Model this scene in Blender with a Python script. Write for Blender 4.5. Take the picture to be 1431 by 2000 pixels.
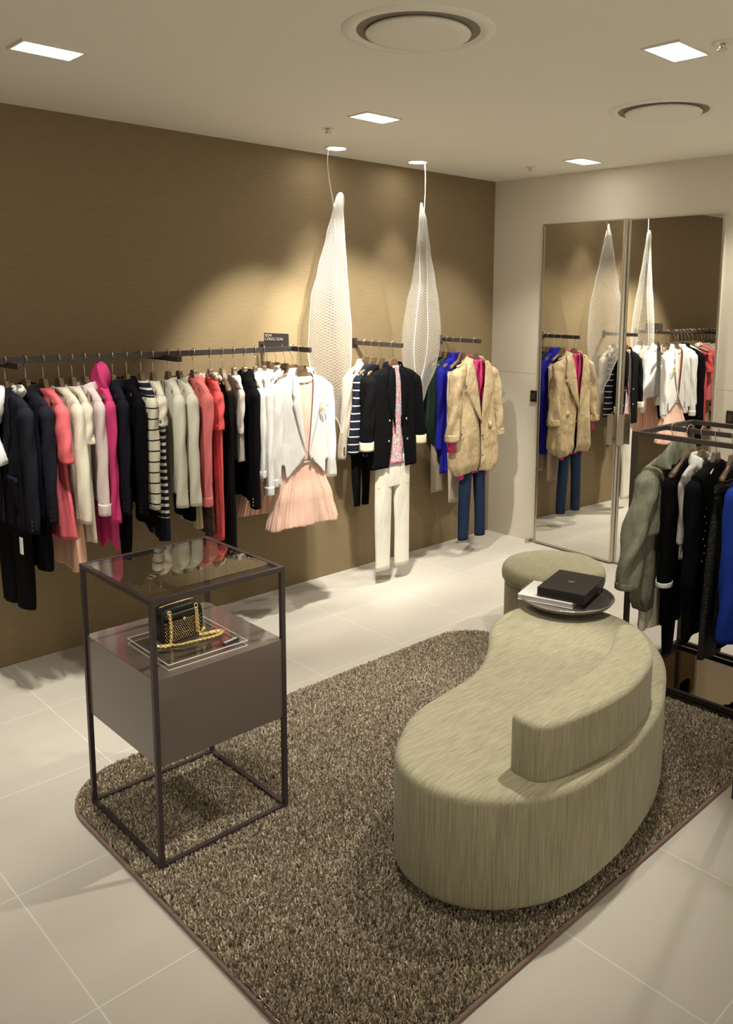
import bpy, bmesh, math, random
import numpy as np
from mathutils import Vector, Matrix
random.seed(7); np.random.seed(7)
S = bpy.context.scene
C = S.collection
PI = math.pi
for o in list(bpy.data.objects): bpy.data.objects.remove(o)

# ------------------------------------------------------------------ camera
yaw, pitch, roll, F, CX, CY = 0.7789, 0.1511, 0.0089, 1638.79, 804.38, 832.88
CAM = Vector((-5.0184, -4.2122, 1.8253))
f = Vector((math.sin(yaw)*math.cos(pitch), math.cos(yaw)*math.cos(pitch), -math.sin(pitch)))
r0 = Vector((math.cos(yaw), -math.sin(yaw), 0)); u0 = r0.cross(f)
r = math.cos(roll)*r0 + math.sin(roll)*u0; u = -math.sin(roll)*r0 + math.cos(roll)*u0
cd = bpy.data.cameras.new('camera'); cam = bpy.data.objects.new('camera', cd); C.objects.link(cam)
cam.matrix_world = Matrix(((r.x, u.x, -f.x, CAM.x), (r.y, u.y, -f.y, CAM.y), (r.z, u.z, -f.z, CAM.z), (0, 0, 0, 1)))
cd.sensor_fit = 'HORIZONTAL'; cd.sensor_width = 36; cd.lens = F/1431*36
cd.shift_x = -(CX-715.5)/1431; cd.shift_y = (CY-1000)/1431
cd.clip_start = .05
S.camera = cam

# ------------------------------------------------------------------ world, lamps, exposure
S.view_settings.view_transform = 'Standard'; S.view_settings.look = 'None'
S.view_settings.gamma = 1; S.view_settings.use_curve_mapping = False
S.view_settings.exposure = 1.36
w = bpy.data.worlds.new('world'); S.world = w; w.use_nodes = True
w.node_tree.nodes['Background'].inputs[0].default_value = (1, .92, .80, 1)
w.node_tree.nodes['Background'].inputs[1].default_value = .28
WARM = (1, .95, .82)
def spot(loc, aim, power, ang=80, blend=.6, size=.035, col=WARM):
    l = bpy.data.lights.new('downlight_beam', 'SPOT'); l.energy = power; l.spot_size = math.radians(ang); l.spot_blend = blend
    l.shadow_soft_size = size; l.color = col
    o = bpy.data.objects.new('downlight_beam', l); C.objects.link(o); o.location = loc
    d = Vector(aim)-Vector(loc); o.rotation_euler = d.to_track_quat('-Z', 'Y').to_euler()
    return o
# square twin downlights: (x, y, aim a, aim b, power)
DL = [(-3.72, -1.01, (-4.3, -.6, 0), (-3.0, -.8, .3), 60, 40, 58),
      (-2.15, -1.03, (-2.10, -.16, 1.1), (-1.33, -.04, 1.1), 90, 94, 60),
      (-.37, -1.03, (-.75, -.30, .9), (-.15, -1.2, .7), 32, 30, 80),
      (-2.16, -2.63, (-2.9, -2.25, .4), (-1.5, -1.8, .3), 60, 36, 54),
      (-5.35, -1.02, (-4.9, -1.0, 0), (-4.6, -1.1, 0), 20, 20, 72),
      (-3.75, -2.63, (-3.0, -2.1, .2), (-3.5, -1.7, .2), 28, 9, 50),
      (-.45, -2.63, (-.15, -2.0, 1), (-1.2, -2.6, .5), 26, 16, 90),
      (-2.16, -5.9, (-2.3, -6.1, 0), (-2.0, -6.0, 0), 45, 45, 100),  # this and the next two: unseen lamps added behind viewer to bounce onto ceiling
      (-3.9, -5.9, (-3.9, -6.1, 0), (-4.0, -6.1, 0), 45, 45, 100),
      (-5.6, -5.9, (-5.6, -6.0, 0), (-5.7, -6.1, 0), 45, 45, 100)]
for x, y, a, b, p, p2, an in DL:
    spot((x-.05, y, 2.665), a, p, an); spot((x+.05, y, 2.665), b, p2, an)
RL = [(-1.736, -.23), (-1.056, -.228)]
for x, y in RL: spot((x, y, 2.68), (x, y-.02, 0), 16, 62, .7, .03)
# ------------------------------------------------------------------ materials
MATS = {}
def mat(name, col, rough=.6, metal=0, spec=.5, sheen=0, noise=None, bump=None, emit=None, coat=0, trans=0, ior=1.45):
    """noise=(scale xyz, amount)  bump=(scale xyz, strength, distance)"""
    if name in MATS: return MATS[name]
    m = bpy.data.materials.new(name); m.use_nodes = True; nt = m.node_tree; N = nt.nodes; L = nt.links
    b = N['Principled BSDF']; b.inputs['Base Color'].default_value = (*col, 1); b.inputs['Roughness'].default_value = rough
    b.inputs['Metallic'].default_value = metal; b.inputs['Specular IOR Level'].default_value = spec
    b.inputs['Sheen Weight'].default_value = sheen; b.inputs['Coat Weight'].default_value = coat
    b.inputs['Transmission Weight'].default_value = trans; b.inputs['IOR'].default_value = ior
    if emit: b.inputs['Emission Color'].default_value = (*emit[0], 1); b.inputs['Emission Strength'].default_value = emit[1]
    tc = N.new('ShaderNodeTexCoord')
    def nz(scale, detail=3):
        mp = N.new('ShaderNodeMapping'); mp.inputs['Scale'].default_value = scale; L.new(tc.outputs['Object'], mp.inputs[0])
        n = N.new('ShaderNodeTexNoise'); n.inputs['Scale'].default_value = 1; n.inputs['Detail'].default_value = detail
        L.new(mp.outputs[0], n.inputs['Vector']); return n
    if noise:
        n = nz(noise[0]); rp = N.new('ShaderNodeMapRange'); rp.inputs[1].default_value = .3; rp.inputs[2].default_value = .7
        rp.inputs[3].default_value = 1-noise[1]; rp.inputs[4].default_value = 1+noise[1]; L.new(n.outputs[0], rp.inputs[0])
        mx = N.new('ShaderNodeMix'); mx.data_type = 'RGBA'; mx.blend_type = 'MULTIPLY'; mx.inputs[0].default_value = 1
        mx.inputs[6].default_value = (*col, 1); L.new(rp.outputs[0], mx.inputs[7]); L.new(mx.outputs[2], b.inputs['Base Color'])
    if bump:
        n = nz(bump[0], 4); bp = N.new('ShaderNodeBump'); bp.inputs['Strength'].default_value = bump[1]; bp.inputs['Distance'].default_value = bump[2]
        L.new(n.outputs[0], bp.inputs['Height']); L.new(bp.outputs[0], b.inputs['Normal'])
    MATS[name] = m; return m
def cloth(name, col, rough=.85, weave=260, wr=.55, sheen=.0, var=.06):
    return mat('cloth_'+name, col, rough, 0, .10, sheen, noise=((weave, weave, weave), var), bump=((16, 16, 5), wr, .02))
def cloth_stripes(name, base, line, period, width, z0, zlo=-9, zhi=9, outside=None):
    """horizontal knitted stripes by height in the garment"""
    key = 'cloth_'+name
    if key in MATS: return MATS[key]
    m = cloth(name, base); nt = m.node_tree; N = nt.nodes; L = nt.links; b = N['Principled BSDF']
    for l in list(b.inputs['Base Color'].links): L.remove(l)
    tc = N.new('ShaderNodeTexCoord'); sx = N.new('ShaderNodeSeparateXYZ'); L.new(tc.outputs['Object'], sx.inputs[0])
    def M(op, a, bv):
        n = N.new('ShaderNodeMath'); n.operation = op
        for i, v in enumerate((a, bv)):
            if isinstance(v, (int, float)): n.inputs[i].default_value = v
            else: L.new(v, n.inputs[i])
        return n.outputs[0]
    z = sx.outputs[2]
    k = M('LESS_THAN', M('FRACT', M('DIVIDE', M('ADD', z, 10-z0), period), 0), width)
    mx = N.new('ShaderNodeMix'); mx.data_type = 'RGBA'; mx.inputs[6].default_value = (*base, 1); mx.inputs[7].default_value = (*line, 1)
    inr = M('MULTIPLY', M('GREATER_THAN', z, zlo), M('LESS_THAN', z, zhi))
    L.new(M('MULTIPLY', k, inr), mx.inputs[0]); out = mx.outputs[2]
    if outside:
        lo, hi = outside
        for colr, cond in ((lo, M('LESS_THAN', z, zlo)), (hi, M('GREATER_THAN', z, zhi))):
            if colr is None: continue
            m2 = N.new('ShaderNodeMix'); m2.data_type = 'RGBA'; L.new(cond, m2.inputs[0]); L.new(out, m2.inputs[6]); m2.inputs[7].default_value = (*colr, 1); out = m2.outputs[2]
    L.new(out, b.inputs['Base Color']); return m

# ------------------------------------------------------------------ mesh helpers
def link_mesh(name, verts, faces, m, parent=None, smooth=True, loc=None):
    me = bpy.data.meshes.new(name); me.from_pydata([tuple(v) for v in verts], [], faces); me.validate(); me.update()
    if smooth: me.polygons.foreach_set('use_smooth', [True]*len(me.polygons))
    if m: me.materials.append(m)
    o = bpy.data.objects.new(name, me); C.objects.link(o)
    if parent: o.parent = parent
    if loc: o.location = loc
    return o
def obj_bm(name, bm, m, parent=None, smooth=False, loc=None):
    me = bpy.data.meshes.new(name); bm.normal_update(); bm.to_mesh(me); bm.free()
    if smooth: me.polygons.foreach_set('use_smooth', [True]*len(me.polygons))
    if m: me.materials.append(m)
    o = bpy.data.objects.new(name, me); C.objects.link(o)
    if parent: o.parent = parent
    if loc: o.location = loc
    return o
def add_box(bm, x0, x1, y0, y1, z0, z1, bev=0):
    res = bmesh.ops.create_cube(bm, size=1)
    for v in res['verts']:
        v.co.x = x0+(v.co.x+.5)*(x1-x0); v.co.y = y0+(v.co.y+.5)*(y1-y0); v.co.z = z0+(v.co.z+.5)*(z1-z0)
    if bev:
        es = list({e for v in res['verts'] for e in v.link_edges})
        bmesh.ops.bevel(bm, geom=es, offset=bev, segments=2, affect='EDGES', profile=.6)
def box(name, x0, x1, y0, y1, z0, z1, m, parent=None, bev=0):
    bm = bmesh.new(); add_box(bm, x0, x1, y0, y1, z0, z1, bev); return obj_bm(name, bm, m, parent)
def tube_data(path, rad, n=10, closed=False):
    path = [Vector(p) for p in path]; V = []; Fc = []; k = len(path)
    up = Vector((0, 0, 1)); prev = None
    for i, p in enumerate(path):
        a = path[(i-1) % k] if (closed or i > 0) else p; b = path[(i+1) % k] if (closed or i < k-1) else p
        t = (b-a).normalized()
        if prev is None:
            s = t.cross(up)
            if s.length < .05: s = t.cross(Vector((1, 0, 0)))
            s.normalize()
        else:
            s = prev - t*prev.dot(t); s.normalize()
        prev = s; q = t.cross(s); rr = rad[i] if isinstance(rad, (list, tuple)) else rad
        for j in range(n):
            an = 2*PI*j/n; V.append(p+s*rr*math.cos(an)+q*rr*math.sin(an))
    for i in range(k if closed else k-1):
        for j in range(n):
            a = i*n+j; b = i*n+(j+1) % n; i2 = (i+1) % k
            Fc.append((a, b, i2*n+(j+1) % n, i2*n+j))
    if not closed:
        Fc.append(tuple(range(n-1, -1, -1))); Fc.append(tuple((k-1)*n+j for j in range(n)))
    return V, Fc
def tube(name, path, rad, m, parent=None, n=10, closed=False):
    V, Fc = tube_data(path, rad, n, closed); return link_mesh(name, V, Fc, m, parent)
def merge(lst):
    V = []; Fc = []
    for v, fc in lst:
        k = len(V); V += list(v); Fc += [tuple(i+k for i in q) for q in fc]
    return V, Fc
def rings(R, cap0=False, cap1=False, closed=True):
    n = len(R[0]); V = [p for q in R for p in q]; Fc = []
    for i in range(len(R)-1):
        for j in range(n if closed else n-1):
            Fc.append((i*n+j, i*n+(j+1) % n, (i+1)*n+(j+1) % n, (i+1)*n+j))
    if cap0: Fc.append(tuple(range(n-1, -1, -1)))
    if cap1: Fc.append(tuple((len(R)-1)*n+j for j in range(n)))
    return V, Fc
def solid(o, t, off=0):
    md = o.modifiers.new('solid', 'SOLIDIFY'); md.thickness = t; md.offset = off; return o
def tag(o, label=None, cat=None, group=None, kind=None):
    if label: o['label'] = label
    if cat: o['category'] = cat
    if group: o['group'] = group
    if kind: o['kind'] = kind
    return o
def thing(name, label, cat, loc=(0, 0, 0), rz=0, group=None):
    o = bpy.data.objects.new(name, None); C.objects.link(o); o.location = loc; o.rotation_euler = (0, 0, rz); o.empty_display_size = .1
    return tag(o, label, cat, group)
def lerp(a, b, t): return a+(b-a)*t
def prof(keys, t):
    if t <= keys[0][0]: return keys[0][1:]
    for k0, k1 in zip(keys, keys[1:]):
        if t <= k1[0]:
            s = (t-k0[0])/(k1[0]-k0[0]+1e-9); s = s*s*(3-2*s)*.5+s*.5
            return tuple(lerp(a, b, s) for a, b in zip(k0[1:], k1[1:]))
    return keys[-1][1:]
def disc_data(r, z0, z1, n=64, bev=.0, cx=0, cy=0):
    P = []
    seq = [(r-bev, z0), (r-bev*.3, z0+bev*.3), (r, z0+bev), (r, z1-bev), (r-bev*.3, z1-bev*.3), (r-bev, z1)] if bev else [(r, z0), (r, z1)]
    return rings([[(cx+q*math.cos(2*PI*i/n), cy+q*math.sin(2*PI*i/n), z) for i in range(n)] for q, z in seq], True, True)

# ------------------------------------------------------------------ the setting
def floor_mat():
    m = mat('floor_tiles', (.50, .465, .415), .42, noise=((1.1, 3.2, 1), .05)); nt = m.node_tree; N = nt.nodes; L = nt.links; b = N['Principled BSDF']
    tc = N.new('ShaderNodeTexCoord'); sx = N.new('ShaderNodeSeparateXYZ'); L.new(tc.outputs['Object'], sx.inputs[0])
    def M(op, a, bv):
        n = N.new('ShaderNodeMath'); n.operation = op
        for i, v in enumerate((a, bv)):
            if isinstance(v, (int, float)): n.inputs[i].default_value = v
            else: L.new(v, n.inputs[i])
        return n.outputs[0]
    def ln(o, off, per):
        fr = M('FRACT', M('DIVIDE', M('ADD', o, 20*per-off), per), 0)
        return M('LESS_THAN', fr, .0045/per)
    k = M('MAXIMUM', ln(sx.outputs[0], -4.238, .5455), ln(sx.outputs[1], -1.715, .5685))
    old = b.inputs['Base Color'].links[0].from_socket
    mx = N.new('ShaderNodeMix'); mx.data_type = 'RGBA'; L.new(k, mx.inputs[0]); L.new(old, mx.inputs[6]); mx.inputs[7].default_value = (.63, .61, .56, 1)
    L.new(mx.outputs[2], b.inputs['Base Color']); return m
M_floor = floor_mat()
M_ceil = mat('ceiling_paint', (.86, .84, .75), .9, bump=((300, 300, 300), .02, .002))
M_cream = mat('cream_paint', (.68, .63, .53), .8, bump=((200, 200, 200), .03, .002))
M_tan = mat('tan_wallcovering', (.235, .175, .098), .75, 0, .3, noise=((10, 10, 380), .11), bump=((20, 20, 500), .2, .004))
tag(box('floor', -8, .2, -8, .2, -.1, 0, M_floor), kind='structure')
# ceiling with openings for the lamps and vents is kept simple: fittings sit just under it
bm = bmesh.new(); add_box(bm, -8, .2, -8, .2, 2.7, 2.8)
tag(obj_bm('ceiling', bm, M_ceil), kind='structure')
tag(box('wall_back', -8, 0.0, 0, .15, 0, 2.7, M_tan), kind='structure')
tag(box('wall_right', 0, .15, -8, 0, 0, 2.7, M_cream), kind='structure')
tag(box('wall_left', -8.15, -8, -8, .15, 0, 2.7, M_cream), kind='structure')
tag(box('trim_1', -.0008, 0, -8, 0, 1.2825, 1.284, mat('wall_seam', (.60, .55, .46), .8)), kind='structure')

# ------------------------------------------------------------------ common materials
M_dark = mat('dark_bronze_metal', (.045, .036, .034), .42, .35)
M_rail = mat('dark_rail_metal', (.085, .07, .066), .38, .5)
M_chrome = mat('brushed_steel', (.62, .58, .5), .3, 1)
M_hook = mat('hook_steel', (.72, .68, .6), .25, 1)
M_wood = mat('hanger_wood', (.13, .085, .045), .38, 0, .5, noise=((8, 40, 40), .25), coat=.4)
M_mirror = mat('mirror_glass', (.80, .79, .75), .004, 1)
M_black = mat('black_plate', (.018, .014, .012), .35)
M_blackcloth = cloth('black', (.0035, .0035, .0045), .85)
M_navy = cloth('navy_wool', (.0105, .0105, .017), .85)
M_white = cloth('white', (.78, .77, .76), .8)
M_cream_c = cloth('cream', (.66, .61, .50), .85)
M_offwhite = cloth('offwhite', (.62, .60, .50), .85)
M_pinkwhite = cloth('pale_pink', (.70, .58, .58), .8)
M_hot = cloth('hot_pink', (.56, .05, .18), .7)
M_coral = cloth('coral', (.62, .12, .14), .75)
M_coral2 = cloth('coral_light', (.62, .165, .165), .75)
M_red = cloth('coral_red', (.60, .085, .09), .7)
M_peach = cloth('peach', (.78, .46, .34), .8)
M_gold = mat('gold_metal', (.93, .74, .34), .32, .9)
M_silver = mat('silver_metal', (.75, .72, .66), .3, 1)
M_pearl = mat('pearl_button', (.75, .72, .66), .25)

# ------------------------------------------------------------------ ceiling fittings
M_lampglow = mat('lamp_glow', (1, .97, .9), .5, emit=((1, .93, .82), 14))
M_lampbox = mat('lamp_reflector', (.9, .88, .84), .3, emit=((1, .93, .82), 2.2))
M_whitep = mat('white_plastic', (.78, .75, .68), .5)
names = {0: 'rectangular twin downlight in the ceiling above the leftmost clothes', 1: 'rectangular twin downlight in the ceiling left of the hanging lamps\' cords',
         2: 'rectangular twin downlight in the ceiling nearest the mirrors and wall corner', 3: 'rectangular twin downlight at the upper right between the two round air vents',
         4: 'rectangular twin downlight beyond the left side of the room', 5: 'rectangular twin downlight above the glass display stand',
         6: 'rectangular twin downlight above the clothes rack', 7: 'added twin downlight behind the viewer for ceiling bounce, right one', 8: 'added twin downlight behind the viewer for ceiling bounce, middle one', 9: 'added twin downlight behind the viewer for ceiling bounce, left one'}
for i, (x, y, a, b_, p, p2, an) in enumerate(DL):
    t = thing('recessed_downlight', names[i], 'ceiling light', (x, y, 2.7), 0, 'rectangular ceiling downlights')
    bm = bmesh.new()
    for q in ((-.115, .115, -.075, -.065), (-.115, .115, .065, .075), (-.115, -.105, -.065, .065), (.105, .115, -.065, .065)):
        add_box(bm, q[0], q[1], q[2], q[3], -.006, .0)
    obj_bm('trim_frame', bm, M_whitep, t)
    box('reflector', -.105, .105, -.065, .065, -.003, -.001, M_lampbox, t)
    for s in (-1, 1):
        V, Fc = disc_data(.043, -.006, -.003, 32, cx=s*.052); link_mesh('lamp_bulb', V, Fc, M_lampglow, t, False)
for i, (x, y) in enumerate(RL):
    t = thing('round_downlight', ['small round downlight over the left hanging lamp', 'small round downlight over the right hanging lamp'][i], 'ceiling light', (x, y, 2.7), 0, 'small round downlights')
    R = [[(q*math.cos(2*PI*k/40), q*math.sin(2*PI*k/40), z) for k in range(40)] for q, z in ((.066, 0), (.066, -.005), (.058, -.005), (.056, -.001))]
    V, Fc = rings(R); link_mesh('trim_ring', V, Fc, M_whitep, t, False)
    V, Fc = disc_data(.056, -.003, -.001, 32); link_mesh('lamp_bulb', V, Fc, M_lampglow, t, False)
M_ventdark = mat('vent_gap_shade', (.26, .23, .18), .9)
for x, y, lb in ((-2.95, -2.13, 'large round ceiling air vent at the top centre, dark slit along its far edge'), (-1.33, -2.12, 'round ceiling air vent toward the right, smaller looking and farther')):
    t = thing('ceiling_air_vent', lb, 'air vent', (x, y, 2.7), 0, 'round ceiling air vents')
    n = 72
    R = [[(q*math.cos(2*PI*k/n), q*math.sin(2*PI*k/n), z) for k in range(n)] for q, z in ((.255, 0), (.25, -.006), (.222, -.010), (.218, -.008), (.20, .0), (.185, .0))]
    V, Fc = rings(R); link_mesh('outer_ring', V, Fc, M_ceil, t)
    V, Fc = disc_data(.205, -.0025, -.0005, n); link_mesh('duct_shade_disc', V, Fc, M_ventdark, t, False)  # flat disc under the ceiling; the gap's shade is put into its colour
    R = [[(q*math.cos(2*PI*k/n), q*math.sin(2*PI*k/n), z) for k in range(n)] for q, z in ((.168, -.004), (.175, -.012), (.172, -.017), (.14, -.02), (.07, -.022), (.01, -.0225))]
    V, Fc = rings(R, True, True); link_mesh('centre_disc', V, Fc, M_ceil, t)
for x, y, lb in ((-2.14, -.654, 'small ceiling sprinkler head above the left round downlight'), (-2.14, -2.79, 'small ceiling sprinkler head at the upper right edge'), (-.40, -.636, 'small ceiling sprinkler head near the wall corner')):
    t = thing('fire_sprinkler', lb, 'sprinkler', (x, y, 2.7), 0, 'ceiling sprinklers')
    V, Fc = disc_data(.034, -.004, 0, 28, .001); link_mesh('escutcheon', V, Fc, M_whitep, t)
    V, Fc = merge([disc_data(.010, -.022, -.004, 16), disc_data(.017, -.026, -.022, 16)]); link_mesh('sprinkler_head', V, Fc, M_silver, t)

# ------------------------------------------------------------------ mirror doors on the right wall
def mirror_door(label, y0, wdt, x0, ang):
    t = thing('mirror_door', label, 'mirror', (x0, y0, 0), ang, 'tall mirror doors')
    # local: width runs to -y, face towards -x
    h = 2.36
    box('door_leaf', 0, .034, -wdt, 0, .012, h, M_cream, t)
    box('mirror_panel', -.004, 0, -wdt+.012, -.012, .02, h-.008, M_mirror, t)
    bm = bmesh.new()
    add_box(bm, -.009, .0, -.012, 0, .012, h); add_box(bm, -.009, .0, -wdt, -wdt+.012, .012, h)
    add_box(bm, -.009, .0, -wdt+.012, -.012, .012, .02); add_box(bm, -.009, .0, -wdt+.012, -.012, h-.008, h)
    obj_bm('metal_frame', bm, M_chrome, t)
    return t
da = mirror_door('left mirror door reflecting the trench coat, slightly ajar', -.475, .685, -.014, -math.radians(2.2))
db = mirror_door('right mirror door behind the clothes rack', -1.172, .655, -.012, 0)
for t, yy in ((da, -.66), (db, -.03)):
    h = bpy.data.objects.new('door_handle', None); C.objects.link(h); h.parent = t; h.location = (-.009, yy, 0)
    box('grip_plate', -.038, -.030, -.022, .022, .85, 1.06, M_chrome, h, .001)
    for z in (.89, 1.02): box('standoff', -.030, .002, -.006, .006, z-.006, z+.006, M_chrome, h)
t = thing('floor_hinge', 'small metal pivot on the floor at the left mirror door', 'hinge', (-.035, -.44, 0))
box('hinge_block', -.03, .03, -.015, .015, 0.001, .028, M_chrome, t, .003)
for nm, y, lb in (('wall_switch', -.42, 'dark square wall switch left of the mirror doors'), ('wall_switch', -1.935, 'dark square wall switch right of the mirror doors')):
    t = thing(nm, lb, 'switch', (0, y, 1.115), 0, 'dark wall switches')
    box('cover_plate', -.009, 0, -.027, .027, -.042, .042, M_black, t, .002)
    box('rocker', -.013, -.008, -.014, .014, -.022, .022, mat('switch_rocker', (.05, .04, .03), .3), t, .001)

# ------------------------------------------------------------------ wall rails
RZ = 1.537
def rail_bar(name, x0, x1, y0, y1, label):
    t = thing(name, label, 'clothes rail', ((x0+x1)/2, 0, RZ)); cx = (x0+x1)/2
    return t, cx
t = thing('wall_clothes_rail', 'long dark clothes rail along the tan wall on the left', 'clothes rail', (-3.5, -.31, RZ))
box('rail_bar', -1.6, 1.36, -.009, .009, -.014, .014, M_rail, t, .001)
for x, in ((-5.07,), (-3.685,), (-2.928,)):
    b = box('support_arm', x+3.5-.012, x+3.5+.012, -.15, .31, -.030, -.004, M_dark, t, .001)
for x, L_, lb in ((-2.13, .475, 'dark wall arm rail under the small sign, holding the white outfits'), (-1.4, .455, 'dark wall arm rail between the two hanging lamps'), (-.58, .385, 'dark wall arm rail nearest the room corner')):
    t = thing('face_out_rail', lb, 'clothes rail', (x, 0, RZ), 0, 'short wall arm rails')
    box('rail_bar', -.009, .009, -L_, -.006, -.014, .014, M_rail, t, .001)
    box('wall_plate', -.02, .02, -.006, 0, -.03, .03, M_dark, t, .001)

# small sign on the first arm
t = thing('sign_card', 'small grey card reading NEW COLLECTION standing on the rail', 'sign', (-2.148, -.182, RZ), math.radians(-90+9))
box('card', -.1, .1, -.005, -.002, -.012, .083, mat('sign_grey', (.10, .09, .095), .5), t)
def text_obj(body, size, m, parent, loc, rot, ext=.0004, align='LEFT'):
    cu = bpy.data.curves.new('txt', 'FONT'); cu.body = body; cu.size = size; cu.extrude = ext; cu.align_x = align; cu.space_line = .8
    o = bpy.data.objects.new('txt', cu); C.objects.link(o)
    dg = bpy.context.evaluated_depsgraph_get(); me = bpy.data.meshes.new_from_object(o.evaluated_get(dg))
    bpy.data.objects.remove(o); me.materials.clear(); me.materials.append(m)
    q = bpy.data.objects.new('lettering', me); C.objects.link(q); q.parent = parent; q.location = loc; q.rotation_euler = rot
    return q
M_ink = mat('sign_ink', (.75, .7, .62), .6)
text_obj('NEW\nCOLLECTION', .0235, M_ink, t, (-.092, -.0056, .060), (PI/2, 0, 0), .0005)
box('small_print', -.092, -.07, -.0056, -.005, -.008, -.005, M_ink, t)

# ------------------------------------------------------------------ hangers
def make_hanger(label, loc, rz, group, wide=.132):
    """origin at rail centre, width along local x, rail along local y"""
    t = thing('clothes_hanger', label, 'hanger', loc, rz, group)
    P = [(.021*math.cos(a), 0, .004+.021*math.sin(a)) for a in [math.radians(d) for d in range(-35, 186, 17)]]
    P += [(-.020, 0, -.012), (-.008, 0, -.034), (0, 0, -.046), (0, 0, -.13)]
    tube('hook', P, .0019, M_hook, t, 8)
    R = []; K = 22; n = 12
    for i in range(K+1):
        s = -1+2*i/K; a = abs(s); x = s*wide
        zc = -.135-.055*a**1.35; hz = lerp(.019, .012, a)+(.006 if a < .12 else 0)+(.004 if .85 < a < .99 else 0); hy = lerp(.007, .017, a**1.5)
        if a > .99: hz *= .5; hy *= .5
        R.append([(x, hy*math.cos(2*PI*k/n)-.010*(a**2), zc+hz*math.sin(2*PI*k/n)) for k in range(n)])
    V, Fc = rings(R, True, True); link_mesh('hanger_bar', V, Fc, M_wood, t)
    # flat trapezoid shoulder block at the stem
    R = [[(sx*ww, sy*.0095, z) for sx, sy in ((-1, -1), (1, -1), (1, 1), (-1, 1))] for z, ww in ((-.155, .048), (-.14, .046), (-.108, .029), (-.092, .023), (-.088, .020))]
    V, Fc = rings(R, True, True); link_mesh('neck_block', V, Fc, M_wood, t, False)
    return t
HANG0 = None
def hang(label, loc, rz, group, sc=1):
    global HANG0
    if HANG0 is None: HANG0 = make_hanger(label, loc, rz, group); return HANG0
    c = HANG0.copy(); C.objects.link(c); c.location = loc; c.rotation_euler = (0, 0, rz); c['label'] = label; c['group'] = group; c.scale = (sc, 1, 1)
    for ch in HANG0.children:
        d = ch.copy(); C.objects.link(d); d.parent = c
    return c

# ------------------------------------------------------------------ garments
def shell(name, parent, m, keys, gap=None, rows=34, n=56, D=(.002, .008), k=7, ph=0., th=.0035, pleat=0, pk=40, px=.72, hemw=0, closed=False):
    """keys: (z, halfwidth, halfdepth, xshift) from the neck down; gap(z) half-opening at the front (-y)"""
    z0, z1 = keys[0][0], keys[-1][0]; kk = [(-q[0],)+tuple(q[1:]) for q in keys]; R = []
    if pleat: n = max(n, pk*4)
    zs = []
    topn = 12
    zm = z0-min(.11, (z0-z1)*.5)
    for i in range(topn): zs.append(lerp(z0, zm, i/topn))
    zz = zm
    for i in range(1, rows+1): zs.append(lerp(zz, z1, i/rows))
    for z in zs:
        a, b, xs = prof(kk, -z); g = gap(z) if gap else 0
        dl = math.asin(min(.97, g/max(a, .01))) if g > 0 else (0 if not closed else 0)
        s = min(1, max(0, (z0-z)/(z0-z1))); ring = []
        cnt = n if closed else n+1
        for j in range(cnt):
            tt = -PI/2+dl+(2*PI-2*dl)*j/n
            c, sn = math.cos(tt), math.sin(tt)
            x = a*math.copysign(abs(c)**px, c); y = b*math.copysign(abs(sn)**.8, sn)
            d = lerp(D[0], D[1], s)*(math.sin(k*tt+ph+1.6*math.sin(4*z+ph))+.5*math.sin((k*2.3)*tt-ph*2+9*z))
            if pleat: d += pleat*(.25+.75*s)*math.cos(pk*tt)
            x += d*c*.6; y += d*(sn if abs(sn) > .2 else .2*math.copysign(1, sn))
            zw = hemw*math.sin(3*tt+ph)*s**4
            ring.append((x+xs, y, z+zw))
        R.append(ring)
    V, Fc = rings(R, closed=closed); o = link_mesh(name, V, Fc, m, parent); solid(o, th, 0); return o
def sleeve(parent, side, m, x0, ztop, length, rx=.036, ry=.032, out=.03, fwd=.01, ph=0., wr=.0035, end=None, cuff=None, name='sleeve', n=26, rows=30, top=.05):
    R = []
    for i in range(rows+1):
        s = i/rows; e = s*s*(3-2*s)
        cap = math.sin(min(1, s*length/top)*PI/2)**.7
        q = 1-.28*s if end is None else lerp(1, end, s)
        a = rx*q*max(.12, cap); b = ry*q*max(.12, cap)
        cx = side*(x0-(1-cap)*.02+out*e); cy = -fwd*math.sin(s*PI*.6); z = ztop-length*s
        ring = []
        for j in range(n):
            t = 2*PI*j/n; d = wr*(math.sin(3*t+ph+7*s)+.7*math.sin(2*t-ph+16*s))*min(1, s*4)
            ring.append((cx+(a+d)*math.cos(t), cy+(b+d*.8)*math.sin(t), z))
        R.append(ring)
    # inner return at the cuff so that the opening reads as cloth
    last = R[-1]; cc = [sum(p[i] for p in last)/n for i in range(3)]
    R.append([(lerp(p[0], cc[0], .12), lerp(p[1], cc[1], .12), p[2]+.001) for p in last])
    R.append([(lerp(p[0], cc[0], .14), lerp(p[1], cc[1], .14), p[2]+.03) for p in last])
    R.append([(lerp(p[0], cc[0], .9), lerp(p[1], cc[1], .9), p[2]+.034) for p in last])
    V, Fc = rings(R, True, True); o = link_mesh(name, V, Fc, m, parent)
    if cuff:   # (material, height, growth)
        cm, ch, gr = cuff; q = (1-.28) if end is None else end
        R = []
        for i in range(6):
            z = ztop-length-.004+ch*i/5; sc = gr+(.02 if i in (1, 2, 3, 4) else 0)
            R.append([(side*(x0+out)+(rx*q*sc)*math.cos(2*PI*j/n), -fwd*.95+(ry*q*sc)*math.sin(2*PI*j/n), z) for j in range(n)])
        V, Fc = rings(R); c = link_mesh('cuff', V, Fc, cm, o); solid(c, .004)
    return o
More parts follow.
